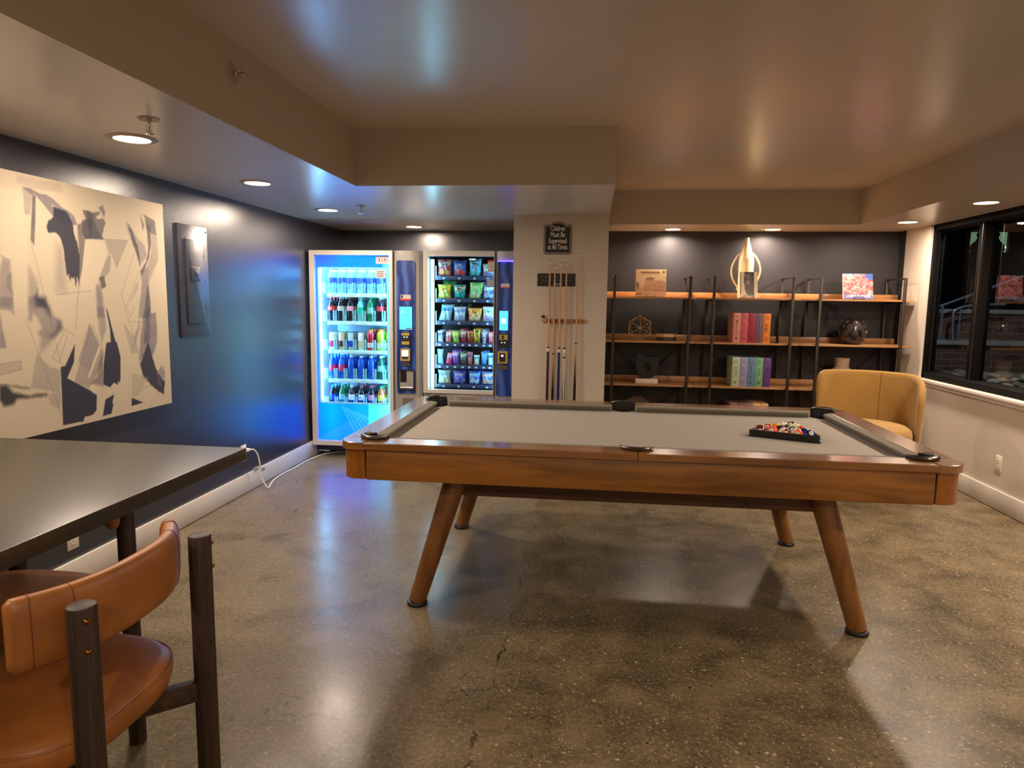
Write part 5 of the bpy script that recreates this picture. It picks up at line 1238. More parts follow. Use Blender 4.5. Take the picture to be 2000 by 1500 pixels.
# book stands and books
wire = mat('black_wire', (26, 22, 20), rough=.4, metal=.5)
def book_on_stand(x, y, z, w, h, canvas, label, tilt=14, rz=0, spine=None, th=.022, texts=()):
    e = thing('book_stand', (x, y, z), 'black wire stand under the '+' '.join(label.split()[:4]), 'book stand', 'wire book stands', rz=rz)
    ml = MB(wire)
    for s in (-1, 1): ml.tube([(s*.045, .085, .003), (s*.045, -.036, .003), (s*.045, -.036, .024)], .0022, n=6)
    ml.tube([(-.045, -.036, .024), (.045, -.036, .024)], .0022, n=6).tube([(-.045, .085, .003), (.045, .085, .003)], .0022, n=6)
    for s in (-1, 1): ml.tube([(s*.045, .02, .003), (s*.03, .02+math.tan(math.radians(tilt))*h*.6, h*.62)], .0022, n=6)
    ml.build('wire_frame', e)
    t = thing('book', (x, y, z), label, 'book', 'display books on the top shelf', rz=rz)
    M = T(0, -.026, .006) @ Matrix.Rotation(-math.radians(tilt), 4, 'X')
    MB(mat('book_pages', (220, 208, 184), rough=.8)).box(-w/2+.004, w/2-.003, .003, th-.003, .002, h-.003, M=M).build('pages', t)
    MB(mat('book_back_cover_'+label[:12].replace(' ', '_'), spine or (190, 170, 150), rough=.4)).box(-w/2, w/2, th-.002, th, 0, h, M=M).box(-w/2, -w/2+.003, 0, th, 0, h, M=M).build('binding', t)
    def fn(X, Y):
        P_ = np.stack([X, X*0, Y, X*0+1], -1) @ np.array(M).T; return P_[..., 0], P_[..., 1], P_[..., 2]
    canvas.mesh('front_cover', fn, printed('printed_book_cover', rough=.3, coat=.3), t)
    for (s, size, m_, tx, tz_, sx_, bd) in texts: text(t, s, size, m_, M @ T(tx, -.0006, tz_) @ FACE, name='title', sx=sx_, bold=bd, ext=.0003)
    return t, M
# sepia building book
w_, h_ = .285, .262
c = Canvas(-w_/2, w_/2, 0, h_, .0028, (206, 172, 132)); n_ = c.noise(140, 9)
c.blend(np.clip((c.Y-.12)/.12, 0, 1)*.35, lin((222, 190, 148)))
br1 = (150, 104, 84)
c.poly([(-.055, .06), (-.055, .165), (-.045, .175), (.01, .18), (.035, .17), (.04, .06)], br1, .5, .003); c.ell(-.008, .172, .045, .012, (120, 82, 66), .8)
c.poly([(.035, .05), (.035, .145), (.06, .155), (.10, .158), (w_/2, .135), (w_/2, .05)], (160, 112, 90), .6, .003)
c.poly([(-w_/2, 0), (-w_/2, .07), (-.09, .085), (-.06, .10), (.14, .06), (w_/2, .04), (w_/2, 0)], (172, 128, 100), .6, .008)
for k in range(7): 
    for j in range(3): c.ell(.048+k*.014, .130-k*.001-j*.032, .003, .006, (84, 54, 44), .85, .5)
for k in range(9): c.ell(-.05+k*.010, .150, .002, .006, (96, 62, 50), .8, .5); c.ell(-.05+k*.010, .110, .002, .014, (110, 74, 58), .6, .5)
for k in range(12): c.ell(-.06+k*.016, .058+.006*math.sin(k*2), .004, .008, (92, 58, 50), .85, .5)
c.ell(-.125, .115, .022, .028, (104, 68, 54), .9, .6); c.ell(-.122, .085, .014, .03, (100, 66, 54), .8, .6); c.ell(-.11, .022, .04, .010, (96, 66, 66), .8, .5)
c.line([(-.01, .175), (-.008, .205)], .0012, (150, 110, 90)); c.line([(.04, .17), (.06, .20)], .0008, (150, 110, 90)); c.line([(-.09, .212), (.095, .214)], .0009, (130, 84, 60))
c.ell(.118, .237, .013, .013, (40, 26, 26), 1, .2); c.ell(.118, .237, .006, .006, (190, 150, 120), .9, .3)
c.blend((n_ > .66)*.25, lin((120, 80, 64)))
book_on_stand(.547, 6.60, 1.470, w_, h_, c, 'sepia landscape book showing a domed stone building', texts=[('MAGNIFICENT INTENTIONS', .022, mat('brown_title', (120, 66, 44)), -.005, .232, .62, .0002)])
# portrait book
w_, h_ = .165, .240
c = Canvas(-w_/2, w_/2, 0, h_, .0022, (222, 206, 178))
sk = (92, 76, 66)
c.poly([(-.035, .24), (-.045, .19), (-.047, .15), (-.040, .11), (-.036, .07), (-.022, .035), (0, .015), (.035, .010), (.052, .03), (.058, .24)], (92, 74, 64), 1, .003)
c.ell(-.012, .20, .030, .022, (140, 118, 102), .7, .8); c.ell(-.030, .12, .012, .030, (128, 106, 92), .7, .8)
c.poly([(.012, .24), (.03, .16), (.028, .10), (.015, .05), (.03, .01), (.058, .0), (.058, .24)], (28, 22, 20), .92, .016)
c.poly([(-.04, .24), (-.038, .222), (-.01, .228), (.02, .232), (.05, .224), (.06, .24)], (26, 20, 20), 1, .004)
for yy in (.196, .205, .213): c.line([(-.028, yy), (.028, yy+.002)], .0008, (70, 56, 50), .7)
c.ell(-.026, .172, .016, .005, (30, 24, 22), .95, .5); c.ell(.024, .172, .018, .005, (26, 20, 20), .95, .5)
c.ell(-.026, .158, .013, .0075, (48, 38, 34), .95, .4); c.ell(.024, .158, .015, .008, (36, 28, 26), .95, .4)
c.ell(-.028, .158, .006, .0028, (190, 176, 160), .8, .5); c.ell(.020, .158, .006, .0026, (170, 156, 140), .7, .5)
c.poly([(-.012, .165), (-.020, .125), (-.004, .118), (.004, .128), (.002, .165)], (160, 136, 118), .8, .004); c.ell(-.010, .116, .017, .008, (56, 44, 40), .9, .6); c.ell(-.016, .114, .004, .003, (20, 16, 16), .9, .5); c.ell(.002, .114, .004, .003, (20, 16, 16), .9, .5)
c.ell(-.008, .087, .021, .0055, (52, 38, 36), .95, .5); c.ell(-.008, .077, .017, .005, (108, 84, 76), .9, .6); c.line([(-.028, .084), (.012, .084)], .0012, (18, 14, 14))
c.ell(-.042, .10, .02, .05, (214, 196, 166), 0, .5); c.ell(.0, .02, .05, .012, (70, 60, 54), .6, .8)
c.poly([(.050, -.01), (.050, .25), (w_, .25), (w_, -.01)], (206, 188, 160), 1, .002)
c.poly([(-w_, -.01), (-w_, .25), (-w_/2+.018, .25), (-w_/2+.018, -.01)], (222, 206, 178), 1, .001)
book_on_stand(1.438, 6.58, 1.470, w_, h_, c, 'cream book with a black and white portrait of a face', tilt=10, rz=.12, spine=(224, 208, 180), texts=[])
bt = [o for o in COL.objects if o.name.startswith('book') and o.get('label', '').startswith('cream book')][0]
for k, s in enumerate(('I AM', 'NOT', 'YOUR')): pass
MB(blk)
mbx = MB(blk)
for k in range(9): mbx.box(-w_/2+.004, -w_/2+.011, -.0008, 0., .035+k*.021, .035+k*.021+.012, M=T(0, -.026, .006) @ Matrix.Rotation(-math.radians(10), 4, 'X'))
mbx.build('spine_lettering', bt)
# cherry blossoms book
w_, h_ = .262, .235
c = Canvas(-w_/2, w_/2, 0, h_, .0026, (66, 96, 168))
rr_ = random.Random(5)
for k in range(330):
    x = rr_.uniform(-.14, .14); y = rr_.uniform(.035, .225)
    if x > .06 and y > .19-(x-.06)*.3: continue
    R_ = rr_.uniform(.008, .016); col = rr_.choice([(214, 128, 122), (226, 158, 148), (198, 98, 98), (236, 184, 172), (178, 76, 80)])
    for q in range(5): c.ell(x+R_*.6*math.cos(q*1.257), y+R_*.6*math.sin(q*1.257), R_*.62, R_*.62, col, .8, .35)
    c.ell(x, y, R_*.22, R_*.22, (214, 90, 80), .7, .6)
c.ell(.03, .115, .012, .010, (40, 26, 24), .9, .5); c.line([(.02, .10), (.05, .14), (.06, .15)], .003, (60, 34, 28), .8); c.ell(-.10, .06, .012, .005, (90, 30, 40), .8)
c.poly([(-.2, 0), (-.2, .030), (.2, .030), (.2, 0)], (150, 130, 170), .65, .012)
book_on_stand(2.415, 6.60, 1.470, w_, h_, c, 'pink cherry blossom photo book with a blue sky corner', tilt=12, rz=.05, spine=(230, 224, 220), texts=[('CHERRY BLOSSOMS', .030, whitep, 0, .026, .80, .0004)])

# cream bottle vase with looping handles
cer = mat('cream_ceramic', (232, 208, 164), rough=.35, vary=.03)
v = thing('bottle_vase', (1.440, 6.74, 1.470), 'tall cream bottle-shaped vase with two long looping handles', 'vase')
MB(cer).lathe([(0, 0), (.060, 0), (.066, .01), (.068, .16), (.070, .36), (.067, .375), (.062, .392), (.048, .440), (.034, .490), (.021, .538), (.0165, .552), (.020, .560), (.018, .566), (.012, .562), (0, .552)], n=40).build('vase_body', v, ang=50)
for s in (-1, 1):
    pts = []
    for i in range(24):
        q = i/23.; zz = .425-q*.35; xx = .052+ .080*math.sin(PI*min(1, q*1.05))**.8 if q < .95 else .07
        pts.append((s*max(xx, .05), 0, zz))
    MB(cer).tube(pts, .0085, n=10).build('handle', v)
# geode wire sculpture
gold = mat('dull_gold_wire', (206, 168, 116), rough=.4, metal=.4)
gsz = .115
g_ = thing('wire_sculpture', (.458, 6.62, SZ[1]), 'gold wire faceted ball sculpture on the second shelf', 'sculpture')
mb = MB(gold); vs = []
Rg = .118
for k in range(6):
    a = PI/2+k*PI/3; vs.append(Vector((Rg*math.cos(a), -.02, Rg+Rg*math.sin(a))))
vb = [Vector((Rg*.80*math.cos(PI/2+k*PI/3+PI/6), .055, Rg+Rg*.80*math.sin(PI/2+k*PI/3+PI/6))) for k in range(6)]
ce_ = Vector((0, -.075, Rg))
for k in range(6):
    for a, b2 in ((vs[k], vs[(k+1) % 6]), (vs[k], ce_), (vs[k], vb[k]), (vs[(k+1) % 6], vb[k]), (vb[k], vb[(k+1) % 6])): mb.tube([a, b2], .0024, n=6)
    mb.tube([vb[k], Vector((0, .08, Rg))], .0012, n=5)
mb.build('wire_facets', g_)
# hexagonal box
hxw = wood('walnut_box_lid', (150, 96, 48), (206, 150, 90), rough=.35, axis='X', scale=6)
hb = thing('hexagonal_box', (.712, 6.615, SZ[1]), 'low hexagonal box, dark base and striped wood lid', 'box', rz=.2)
hexa = [(.105*math.cos(k*PI/3), .075*math.sin(k*PI/3)) for k in range(6)]
MB(mat('dark_box_base', (46, 28, 24), rough=.4)).prism([(x*.96, y*.96) for x, y in hexa], 0, .034).build('box_base', hb); MB(hxw).prism(hexa, .036, .066, bev=.002).build('box_lid', hb)
# abstract black sculpture on marble block
mb_ = thing('marble_block', (.538, 6.60, SZ[2]), 'white marble block under the black abstract sculpture', 'plinth'); MB(mat('white_marble', (220, 206, 186), rough=.25, vary=.06, scale=8)).box(-.105, .105, -.045, .045, 0, .046, bev=.002).build('block', mb_)
blks = mat('matte_black_ceramic', (20, 18, 20), rough=.55)
sc_ = thing('abstract_sculpture', (.538, 6.60, SZ[2]+.046), 'black abstract sculpture with a round hole and two horn points', 'sculpture')
ol = [(-.03, 0), (-.085, .03), (-.112, .09), (-.115, .16), (-.108, .245), (-.085, .262), (-.045, .228), (-.005, .200), (.045, .222), (.095, .212), (.118, .185), (.108, .11), (.095, .05), (.05, .01)]
inn = []
for k in range(len(ol)):
    vx = Vector(ol[k])-Vector((0, .11)); vx.normalize(); inn.append((.002+vx.x*.030, .112+vx.y*.036))
mb = MB(blks); ring_frame(mb, ol, inn, -.035, .035, M=FACE); so = mb.build('sculpted_ring', sc_, ang=60)
bv = so.modifiers.new('bevel', 'BEVEL'); bv.width = .014; bv.segments = 4; bv.limit_method = 'ANGLE'; bv.angle_limit = math.radians(50)
# faint disc on the bottom shelf
dk = thing('disc_sculpture', (.455, 6.66, SZ[3]), 'round brown disc sculpture low in the left shelving unit', 'sculpture')
MB(mat('brown_disc', (86, 62, 54), rough=.6)).lathe([(.10, -.015), (.145, -.02), (.155, 0), (.145, .02), (.10, .015), (.03, .012), (.02, 0), (.03, -.012)], n=40, M=T(0, 0, .155) @ FACE, cap=False).lathe([(.10, .0), (.10, .014), (.0, .016)], n=32, M=T(0, 0, .155) @ FACE, cap=False).build('disc', dk); MB(dmet).box(-.05, .05, -.03, .03, 0, .012).build('foot', dk)

# board game boxes
def game(x, y, z, w, h, d_, col, name, dark, label, sx_=1., grp='', size=None, icon='diamond', rz=0):
    t = thing('board_game_box', (x, y, z), label, 'board game', grp, rz)
    MB(mat('game_box_'+'_'.join(map(str, col)), col, rough=.5, vary=.03)).box(-w/2+.0006, w/2-.0006, 0, d_, 0, h, bev=.0015).build('box', t)
    dm = mat('game_print_'+'_'.join(map(str, dark)), dark, rough=.6)
    mb = MB(dm)
    ring_frame(mb, [(-w*.34, h*.07), (w*.34, h*.07), (w*.34, h*.93), (-w*.34, h*.93)], [(-w*.34+.0014, h*.07+.0014), (w*.34-.0014, h*.07+.0014), (w*.34-.0014, h*.93-.0014), (-w*.34+.0014, h*.93-.0014)], 0, .0008, M=FACE)
    for zz in (.79, .22): mb.box(-w*.34, w*.34, -.0008, 0, h*zz, h*zz+.0014)
    for k in range(4): mb.box(-w*.2, w*.2, -.0008, 0, h*.815+k*.007, h*.815+k*.007+.0018)
    if icon == 'ring': ring_frame(mb, [(.013*math.cos(a), h*.145+.013*math.sin(a)) for a in [i*PI/6 for i in range(12)]], [(.006*math.cos(a), h*.145+.006*math.sin(a)) for a in [i*PI/6 for i in range(12)]], 0, .0008, M=FACE)
    elif icon == 'square': ring_frame(mb, rrect(-.012, .012, h*.145-.012, h*.145+.012, .003, 2), rrect(-.008, .008, h*.145-.008, h*.145+.008, .002, 2), 0, .0008, M=FACE)
    elif icon == 'dots': [mb.lathe([(.007, 0), (.007, .0008), (0, .0008)], n=12, M=T(dx, 0, h*.145) @ FACE) for dx in (-.008, .008)]
    elif icon == 'star': mb.prism([((.014 if i % 2 == 0 else .006)*math.cos(i*PI/6), h*.145+(.014 if i % 2 == 0 else .006)*math.sin(i*PI/6)) for i in range(12)], 0, .0008, M=FACE)
    else: mb.prism([(0, h*.145-.013), (.011, h*.145), (0, h*.145+.013), (-.011, h*.145)], 0, .0008, M=FACE)
    mb.build('spine_frame', t)
    if name: text(t, name, size or w*.42, dm, T(0, -.0004, h*.51) @ DOWN, name='spine_lettering', sx=sx_, bold=.0001, ext=.0005)
    return t
top = [((226, 150, 136), 'Memory Dice', (70, 36, 36), 'salmon pink game box, first from left on the second shelf', 'diamond'), ((206, 96, 102), 'Liars Dice', (130, 30, 44), 'coral red game box on the second shelf', 'dots'), ((168, 40, 66), 'Four In A Row', (88, 10, 24), 'crimson game box in the middle of the second shelf', 'square'), ((124, 92, 104), 'Snakes & Ladders', (70, 48, 84), 'mauve grey game box on the second shelf', 'star'), ((236, 136, 40), 'Boggle', (104, 50, 20), 'orange game box, last of the row on the second shelf', 'square')]
for k, (col, nm, dk_, lb_, ic) in enumerate(top):
    game(1.341+k*.0672, 6.52, SZ[1], .0665, .274, .262, col, nm, dk_, lb_, sx_=.85, grp='game boxes on the second shelf', icon=ic, size={0: .030, 1: .028, 2: .026, 3: .024, 4: .036}[k])
mid = [((178, 196, 160), 'SORRY!', (66, 92, 52), 'pale green game box, first from left on the third shelf', 'diamond'), ((152, 146, 176), 'CLUE', (110, 100, 150), 'lavender game box on the third shelf', 'ring'), ((96, 134, 170), 'Connect Four', (30, 50, 96), 'sky blue game box in the middle of the third shelf', 'star'), ((116, 170, 124), 'CATAN', (24, 66, 40), 'mint green game box on the third shelf', 'ring'), ((94, 54, 128), 'JENGA', (50, 24, 84), 'purple game box, last of the row on the third shelf', 'square')]
for k, (col, nm, dk_, lb_, ic) in enumerate(mid):
    game(1.353+k*.0702, 6.52, SZ[2], .0695, .274, .262, col, nm, dk_, lb_, sx_=.85, grp='game boxes on the third shelf', icon=ic, size={0: .036, 1: .044, 2: .030, 3: .026, 4: .040}[k])
low = [((124, 98, 88), (70, 50, 46)), ((108, 78, 72), (64, 42, 42)), ((128, 108, 94), (66, 52, 48)), ((206, 168, 116), (120, 84, 50)), ((206, 166, 112), (120, 84, 50))]
for k, (col, dk_) in enumerate(low):
    game(1.350+k*.0705, 6.52, SZ[3], .070, .283, .30, col, '', dk_, '%s game box on the bottom shelf, %s from left' % (('taupe', 'dark brown', 'grey brown', 'cream', 'second cream')[k], ordn[k]), grp='game boxes on the bottom shelf')
be = thing('bookend', (1.700, 6.58, SZ[1]), 'black metal bookend right of the orange game box', 'bookend')
MB(wire).box(.018, .032, -.03, .03, 0, .205, bev=.002).box(-.02, .032, -.03, .03, 0, .004).build('upright', be)
# dark dotted vase
dv = thing('dotted_vase', (2.405, 6.62, SZ[1]), 'dark brown ovoid vase covered in raised round dots', 'vase')
dvm = mat('dark_brown_glaze', (24, 18, 17), rough=.22, coat=.5); dots = mat('taupe_glaze_dot', (58, 50, 44), rough=.35)
prof = [(0, 0), (.068, 0), (.085, .02), (.108, .07), (.114, .11), (.106, .16), (.086, .205), (.056, .235), (.042, .240), (.036, .236), (.0, .20)]
MB(dvm).lathe(prof, n=40).build('vase_body', dv, ang=60)
def rad(z):
    for (r0, z0), (r1, z1) in zip(prof[1:], prof[2:]):
        if z0 <= z <= z1: return r0+(r1-r0)*(z-z0)/(z1-z0), (r1-r0)/(z1-z0)
    return .05, 0
for zz, nn, off in ((.045, 8, .2), (.105, 8, .6), (.160, 8, .2), (.208, 6, .5)):
    for k in range(nn):
        a = off+2*PI*k/nn; r, sl_ = rad(zz); p = Vector((r*math.cos(a), r*math.sin(a), zz)); nrm_ = Vector((math.cos(a), math.sin(a), -sl_)).normalized()
        M = T(*p) @ nrm_.to_track_quat('Z', 'Y').to_matrix().to_4x4(); s = .030 if zz < .2 else .020
        MB(dots).lathe([(s, -.010), (s, .002), (s*.82, .004), (0, .003)], n=18, M=M, cap=False).build('raised_dot', dv)
# plant sprig
sp = thing('dried_sprig', (2.33, 6.72, SZ[1]), 'dark dried sprig standing behind the dotted vase', 'plant')
mb = MB(mat('dark_dried_leaf', (34, 28, 26), rough=.7))
mb.tube([(0, 0, 0), (-.01, 0, .14), (-.03, .005, .24), (-.07, .01, .33)], .002, n=5); mb.tube([(-.02, 0, .20), (.03, 0, .28), (.05, 0, .30)], .0016, n=5)
for i in range(26):
    q = rr_.random(); c_ = Vector((-.03-.05*q+rr_.uniform(-.02, .03), rr_.uniform(-.02, .02), .22+.12*q))
    mb.sphere(c_, .012, n=6, m=4, M=Matrix.Rotation(rr_.uniform(0, 6), 4, 'Y'), sc=(1, .25, .5))
mb.build('leaves', sp)
# beige glazed vase on third shelf
bv_ = thing('two_tone_vase', (2.345, 6.66, SZ[2]), 'beige matt and glazed vase on the third shelf behind the armchair', 'vase')
MB(mat('matt_beige_clay', (176, 150, 122), rough=.7)).lathe([(.062, .195), (.060, .225), (.066, .278), (.060, .280), (.05, .25), (.05, .20)], n=36, cap=False).build('neck', bv_)
MB(mat('glazed_taupe', (172, 158, 144), rough=.18, coat=.5)).lathe([(0, 0), (.06, 0), (.10, .04), (.122, .09), (.115, .135), (.085, .175), (.062, .196), (.05, .2)], n=36, cap=False).build('vase_body', bv_, ang=60)

# ------------------------------------------------------------------ painting
pal = {'N': (26, 25, 44), 'G': (54, 50, 62), 'V': (84, 78, 90), 'L': (132, 122, 112), 'W': (176, 164, 140), 'K': (20, 18, 26)}
PY0, PY1, PZ0, PZ1 = 1.72, 3.682, .795, 1.932
pa = thing('abstract_painting', (XL, (PY0+PY1)/2, PZ0), 'large unframed abstract ink painting in navy and cream on the left wall', 'painting')
c = Canvas(PY0, PY1, PZ0, PZ1, .0034, (170, 158, 136))
c.blend(c.noise(3, 21)*.25, lin((160, 145, 120))); c.blend((c.noise(30, 22))*.08, lin((190, 170, 140)))
for k_, a_, s_, pts in PAINT:
    xs_ = [p[0] for p in pts]
    c.poly(pts, pal[k_], a_, s_*.75, rough=.008 if s_ > .0035 else .0, streak=.2 if k_ in 'GVL' else .0, seed=int(abs(pts[0][0])*1000) % 50)
for pts in PLINES: c.line(pts, .0010, (70, 62, 66), .75)
# continued washes on the part nearer the viewer
c.poly([(1.9, 1.85), (2.1, 1.9), (2.2, 1.5), (2.1, 1.2), (1.95, 1.3)], pal['V'], .7, .02, rough=.03, streak=.5); c.poly([(1.8, .85), (2.0, 1.15), (2.2, 1.0), (2.1, .82)], pal['N'], 1, .004)
def fnp(X, Y): return X*0+.0385, X-(PY0+PY1)/2, Y-PZ0
cvm = printed('painted_canvas', rough=.75)
c.mesh('painted_surface', fnp, cvm, pa)
MB(mat('canvas_edge', (218, 204, 178), rough=.8)).box(.006, .038, PY0-(PY0+PY1)/2, PY1-(PY0+PY1)/2, 0, PZ1-PZ0, bev=.002).build('stretcher', pa)
# electrical panel
ep = thing('electrical_panel', (XL, 4.01, 1.167), 'navy painted electrical panel door on the left wall', 'electrical panel')
def PX(mb, y0_, y1_, z0_, z1_, x0_, x1_, r=.01): return mb.prism(rrect(y0_, y1_, z0_, z1_, r, 4), x0_, x1_, M=Matrix(((0, 0, 1, 0), (1, 0, 0, 0), (0, 1, 0, 0), (0, 0, 0, 1))), bev=.0015)
PX(MB(navy), -.158, .158, 0, .685, 0, .012).build('cover_plate', ep)
dr = PX(MB(navy), -.095, .092, .082, .600, .012, .022, .006).build('door', ep); PX(MB(navy), -.055, .035, .345, .430, .022, .030, .004).build('latch_plate', dr); PX(MB(navy), -.025, .015, .375, .405, .030, .034, .004).build('latch', dr)
for z in (.18, .34, .50): MB(navy).cyl((.018, .097, z-.012), (.018, .097, z+.012), .004, n=8).build('hinge', ep)
for y in (-.14, .14):
    for z in (.03, .655): MB(navy).sphere((.012, y, z), .005, n=8, m=6).build('screw', ep)
# outlets
ivp = mat('ivory_plastic', (226, 216, 198), rough=.35)
def outlet(x, y, z, sgn, label, h=.118):
    t = thing('wall_outlet', (x, y, z), label, 'outlet', 'wall outlets')
    def B(mb, a0, a1, b0, b1, d0, d1, bev=.001): return mb.box(*(sorted((sgn*d0, sgn*d1))), a0, a1, b0, b1, bev=bev)
    B(MB(ivp), -.036, .036, 0, h, 0, .005, .002).build('cover_plate', t)
    for k in (0, 1):
        zc = h*.5+(k*2-1)*.020
        q = MB(ivp).prism(rrect(-.0165, .0165, zc-.014, zc+.014, .008, 4), .0045, .0075, M=Matrix(((0, 0, sgn, 0), (1, 0, 0, 0), (0, 1, 0, 0), (0, 0, 0, 1)))).build('socket', t)
        sl2 = MB(blk)
        for dy in (-.006, .006): B(sl2, dy-.001, dy+.001, zc-.003, zc+.006, .0074, .0078, 0)
        sl2.build('slots', q)
    return t
outlet(XL, 4.545, .238, 1, 'wall outlet with a plug and white cord at the table corner')
outlet(XL, 2.905, .190, 1, 'lower left wall outlet under the edge of the stone tabletop')
outlet(XR, 5.05, .262, -1, 'ivory wall outlet on the right wall below the window')
wcord = mat('white_cord', (222, 220, 216), rough=.4)
def smooth_pts(P_, n=8):
    P_ = [Vector(p) for p in P_]; out = []
    for i in range(len(P_)-1):
        p0 = P_[max(i-1, 0)]; p1 = P_[i]; p2 = P_[i+1]; p3 = P_[min(i+2, len(P_)-1)]
        for k in range(n):
            t = k/n; out.append(.5*((2*p1)+(-p0+p2)*t+(2*p0-5*p1+4*p2-p3)*t*t+(-p0+3*p1-3*p2+p3)*t**3))
    out.append(P_[-1]); return out
co = thing('power_cord', (XL, 4.545, 0), 'white power cord running from the outlet along the floor to the drinks machine', 'cord')
L0 = Vector((XL, 4.545, 0))
pts = [Vector(p)-L0 for p in ((-2.440, 4.56, .318), (-2.425, 4.60, .312), (-2.412, 4.63, .27), (-2.405, 4.645, .20), (-2.40, 4.655, .10), (-2.375, 4.665, .03), (-2.365, 4.68, .006), (-2.385, 4.76, .006), (-2.425, 4.90, .006), (-2.44, 5.10, .006), (-2.43, 5.30, .006), (-2.435, 5.55, .006), (-2.39, 5.80, .006), (-2.30, 5.92, .006), (-2.15, 5.95, .006))]
MB(wcord).tube(smooth_pts(pts), .0055, n=8).build('cable', co)
MB(wcord).box(.006, .040, .002, .028, .305, .330, bev=.005).build('plug', co)
tagm = mat('paper_tag', (206, 200, 190), rough=.7)
for (a, b2, zz, ang) in ((.005, .06, .155, .0), (.105, .16, .130, .0)):
    q = MB(tagm).box(.072, .073, a, b2+.02, zz, zz+.032).build('cord_tag', co)
    mb = MB(blk)
    for k in range(3): mb.box(.073, .0735, a+.006, b2+.012-.006*k, zz+.006+k*.008, zz+.009+k*.008)
    mb.build('tag_print', q)

# ------------------------------------------------------------------ outside the window
brick = None
def brick_mat():
    m, nt, b = new_mat('brown_brick'); L = nt.links.new; tc = N(nt, 'ShaderNodeTexCoord'); mp = N(nt, 'ShaderNodeMapping'); L(tc.outputs['Object'], mp.inputs[0]); mp.inputs['Rotation'].default_value = (PI/2, 0, 0)
    br = N(nt, 'ShaderNodeTexBrick'); br.inputs['Scale'].default_value = 1; br.inputs['Brick Width'].default_value = .21; br.inputs['Row Height'].default_value = .075; br.inputs['Mortar Size'].default_value = .006
    br.inputs['Color1'].default_value = lin((92, 60, 52))+(1,); br.inputs['Color2'].default_value = lin((112, 76, 66))+(1,); br.inputs['Mortar'].default_value = lin((118, 108, 100))+(1,)
    L(mp.outputs[0], br.inputs['Vector']); L(br.outputs['Color'], b.inputs['Base Color']); b.inputs['Roughness'].default_value = .9; return m
brick = brick_mat(); conc = mat('grey_concrete_cap', (150, 148, 144), rough=.8, vary=.15, scale=20)
soil = mat('dark_gravel_ground', (60, 54, 46), rough=.95, vary=.3, scale=40)
struct(MB(soil).box(3.09, 9.5, 2.0, 8.4, .55, .66).build('floor.001' if False else 'trim_3'))
bw = thing('brick_planter_wall', (5.3, 8.4, 0), 'brown brick garden wall outside with a grey concrete ledge', 'wall')
MB(brick).box(-2.2, 3.5, -.25, .15, .60, .99).box(-2.2, 3.5, -.02, .15, 1.03, 1.34).build('brickwork', bw); MB(conc).box(-2.2, 3.5, -.30, .0, .99, 1.04, bev=.008).build('ledge', bw); MB(conc).box(-2.2, 3.5, -.05, .2, 1.34, 1.39, bev=.008).build('top_coping', bw)
pipe = mat('pale_blue_metal', (150, 165, 190), rough=.35, metal=.6)
hr = thing('handrail', (3.75, 8.15, 1.04), 'pale curved metal handrail standing on the concrete ledge outside', 'handrail')
MB(pipe).tube(smooth_pts([(-.05, 0, .31), (.09, 0, .368), (.476, 0, .527), (.95, 0, .72)], 6), .014, n=10).cyl((.15, 0, 0), (.15, 0, .39), .012).build('sloping_rail', hr)
MB(pipe).tube(smooth_pts([(.29, 0, 0), (.265, 0, .28), (.30, 0, .35), (.46, 0, .395), (.8, 0, .41)], 6), .014, n=10).cyl((.34, 0, 0), (.34, 0, .36), .008).build('inner_rail', hr)
rockm = [mat('river_rock_%s' % n, c_, rough=.8, vary=.2, scale=12) for n, c_ in (('grey', (118, 114, 108)), ('tan', (132, 116, 92)), ('dark', (84, 78, 72)))]
protos = []
for k in range(6):
    bm_ = bmesh.new(); bmesh.ops.create_icosphere(bm_, subdivisions=3, radius=1)
    for v_ in bm_.verts:
        q = mnoise.noise(v_.co*1.1+Vector((k*3.1, 0, 0))); v_.co *= 1+.28*q
    me = bpy.data.meshes.new('river_rock'); bm_.to_mesh(me); bm_.free(); me.materials.append(rockm[k % 3]); me.polygons.foreach_set('use_smooth', [True]*len(me.polygons)); protos.append(me)
rr2 = random.Random(3); nrock = 0
rk_ = []
for i in range(6000):
    x = rr2.uniform(3.20, 4.6); y = rr2.uniform(4.6, 7.9)
    if nrock >= 230: break
    s = rr2.uniform(.036, .062)
    if any((x-a)**2+(y-b)**2 < (1.15*(s+c))**2 for a, b, c in rk_): continue
    rk_.append((x, y, s)); o = link('river_rock', protos[i % 6]); o.location = (x, y, .66+s*.25+rr2.uniform(0, .05)+max(0, .08*(1-abs(y-6.6)))); o.scale = (s*1.25, s, s*.62); o.rotation_euler = (rr2.uniform(-.2, .2), rr2.uniform(-.2, .2), rr2.uniform(0, 6)); nrock += 1
    tag(o, 'rounded river rock lying in the bed outside the window', 'rock', 'river rocks in the bed outside the window')
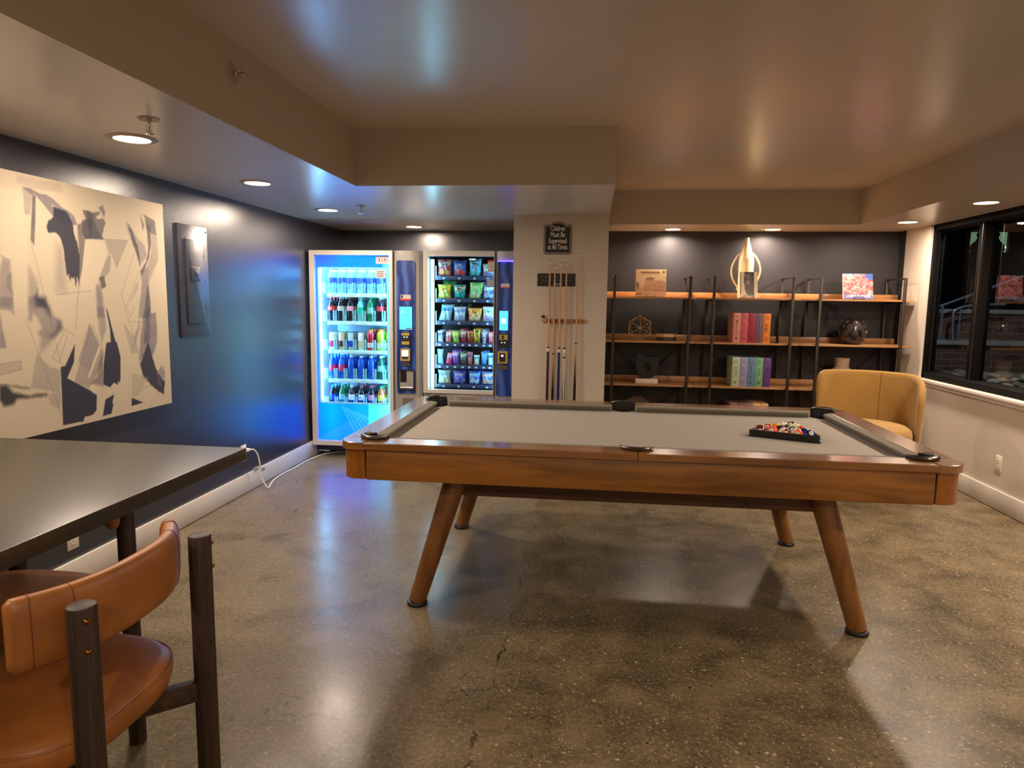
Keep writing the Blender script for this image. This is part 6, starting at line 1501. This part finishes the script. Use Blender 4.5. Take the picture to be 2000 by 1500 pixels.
# neighbouring building with one lit blind
dk2 = mat('dark_night_facade', (30, 28, 26), rough=.9)
WX0, WX1, WZ0, WZ1 = -1.65, -.79, 2.70, 3.20
BX1, BX2, BZ = 8.53, 8.885, 3.01
nb = thing('neighbour_building', (10.5, 17.5, 0), 'dark building across the yard with a lit window with blinds', 'building')
MB(dk2).box(-5, 3, 0, .4, 0, WZ0).box(-5, WX0, 0, .4, WZ0, 5).box(WX1, 3, 0, .4, WZ0, 5).box(WX0, WX1, 0, .4, WZ1, 5).build('facade', nb)
bl = emit('lit_blind_slats', (150, 176, 150), .45); mb = MB(bl)
for k in range(12): mb.box(WX0, WX1, .1, .104, WZ0+.04*k, WZ0+.04*k+.035)
wn = mb.build('lit_blinds', nb); MB(emit('tube_light_glow', (225, 250, 245), 2)).cyl((WX1-.32, .06, WZ0+.12), (WX1-.04, .06, WZ0+.12), .025, n=8).build('tube_light', wn)
topm = mat('dark_topiary', (22, 26, 20), rough=.9)
for bx, lab_ in ((BX1, 'left of two dark ball-topped topiary shrubs before the lit blinds'), (BX2, 'right of two dark ball-topped topiary shrubs before the lit blinds')):
    tb = thing('topiary_bush', (bx, 16.5, 0), lab_, 'shrub')
    mb = MB(topm); mb.sphere((0, 0, BZ), .062, n=20, m=12); mb.sphere((0, 0, BZ-.30), .17, n=20, m=12)
    mb.lathe([(.12, 0), (.16, 1.2), (.16, BZ-.5), (.10, BZ-.2), (.03, BZ-.05)], n=20).build('clipped_foliage', tb)
th_ = thing('leafy_shrub', (8.36, 15.9, 0), 'loose leafy shrub silhouetted at the right of the lit blinds', 'shrub')
mb = MB(topm)
for i in range(160):
    a = rr2.uniform(0, 6.28); r_ = rr2.uniform(0, .30); z = rr2.uniform(1.2, 2.84); mb.sphere((r_*math.cos(a)+.75, r_*math.sin(a), z), .06, n=6, m=4, M=Matrix.Rotation(rr2.uniform(0, 6), 4, 'X') @ Matrix.Rotation(rr2.uniform(0, 6), 4, 'Y'), sc=(1, .2, .5))
mb.tube([(.75, 0, 0), (.75, 0, 1.5), (.7, 0, 2.5), (.95, 0, 2.98)], .02, n=6); mb.build('foliage', th_)

bpy.context.view_layer.update()
# unseen fill lamp added high outside to brighten the bricks and rocks
pl = thing('yard_fill_lamp', (3.10, 6.2, 2.9), 'small wall lamp outside above the window lighting the rock bed', 'lamp')
MB(blackm).lathe([(0, 0), (.05, 0), (.06, .04), (.02, .10), (0, .10)], n=20).build('fill_lamp_hood', pl)
ld = bpy.data.lights.new('yard_fill', 'POINT'); ld.energy = 60; ld.color = (.86, .92, 1.); ld.shadow_soft_size = .05
lo = bpy.data.objects.new('yard_fill', ld); COL.objects.link(lo); lo.parent = pl; lo.location = (.35, 0, -.06)
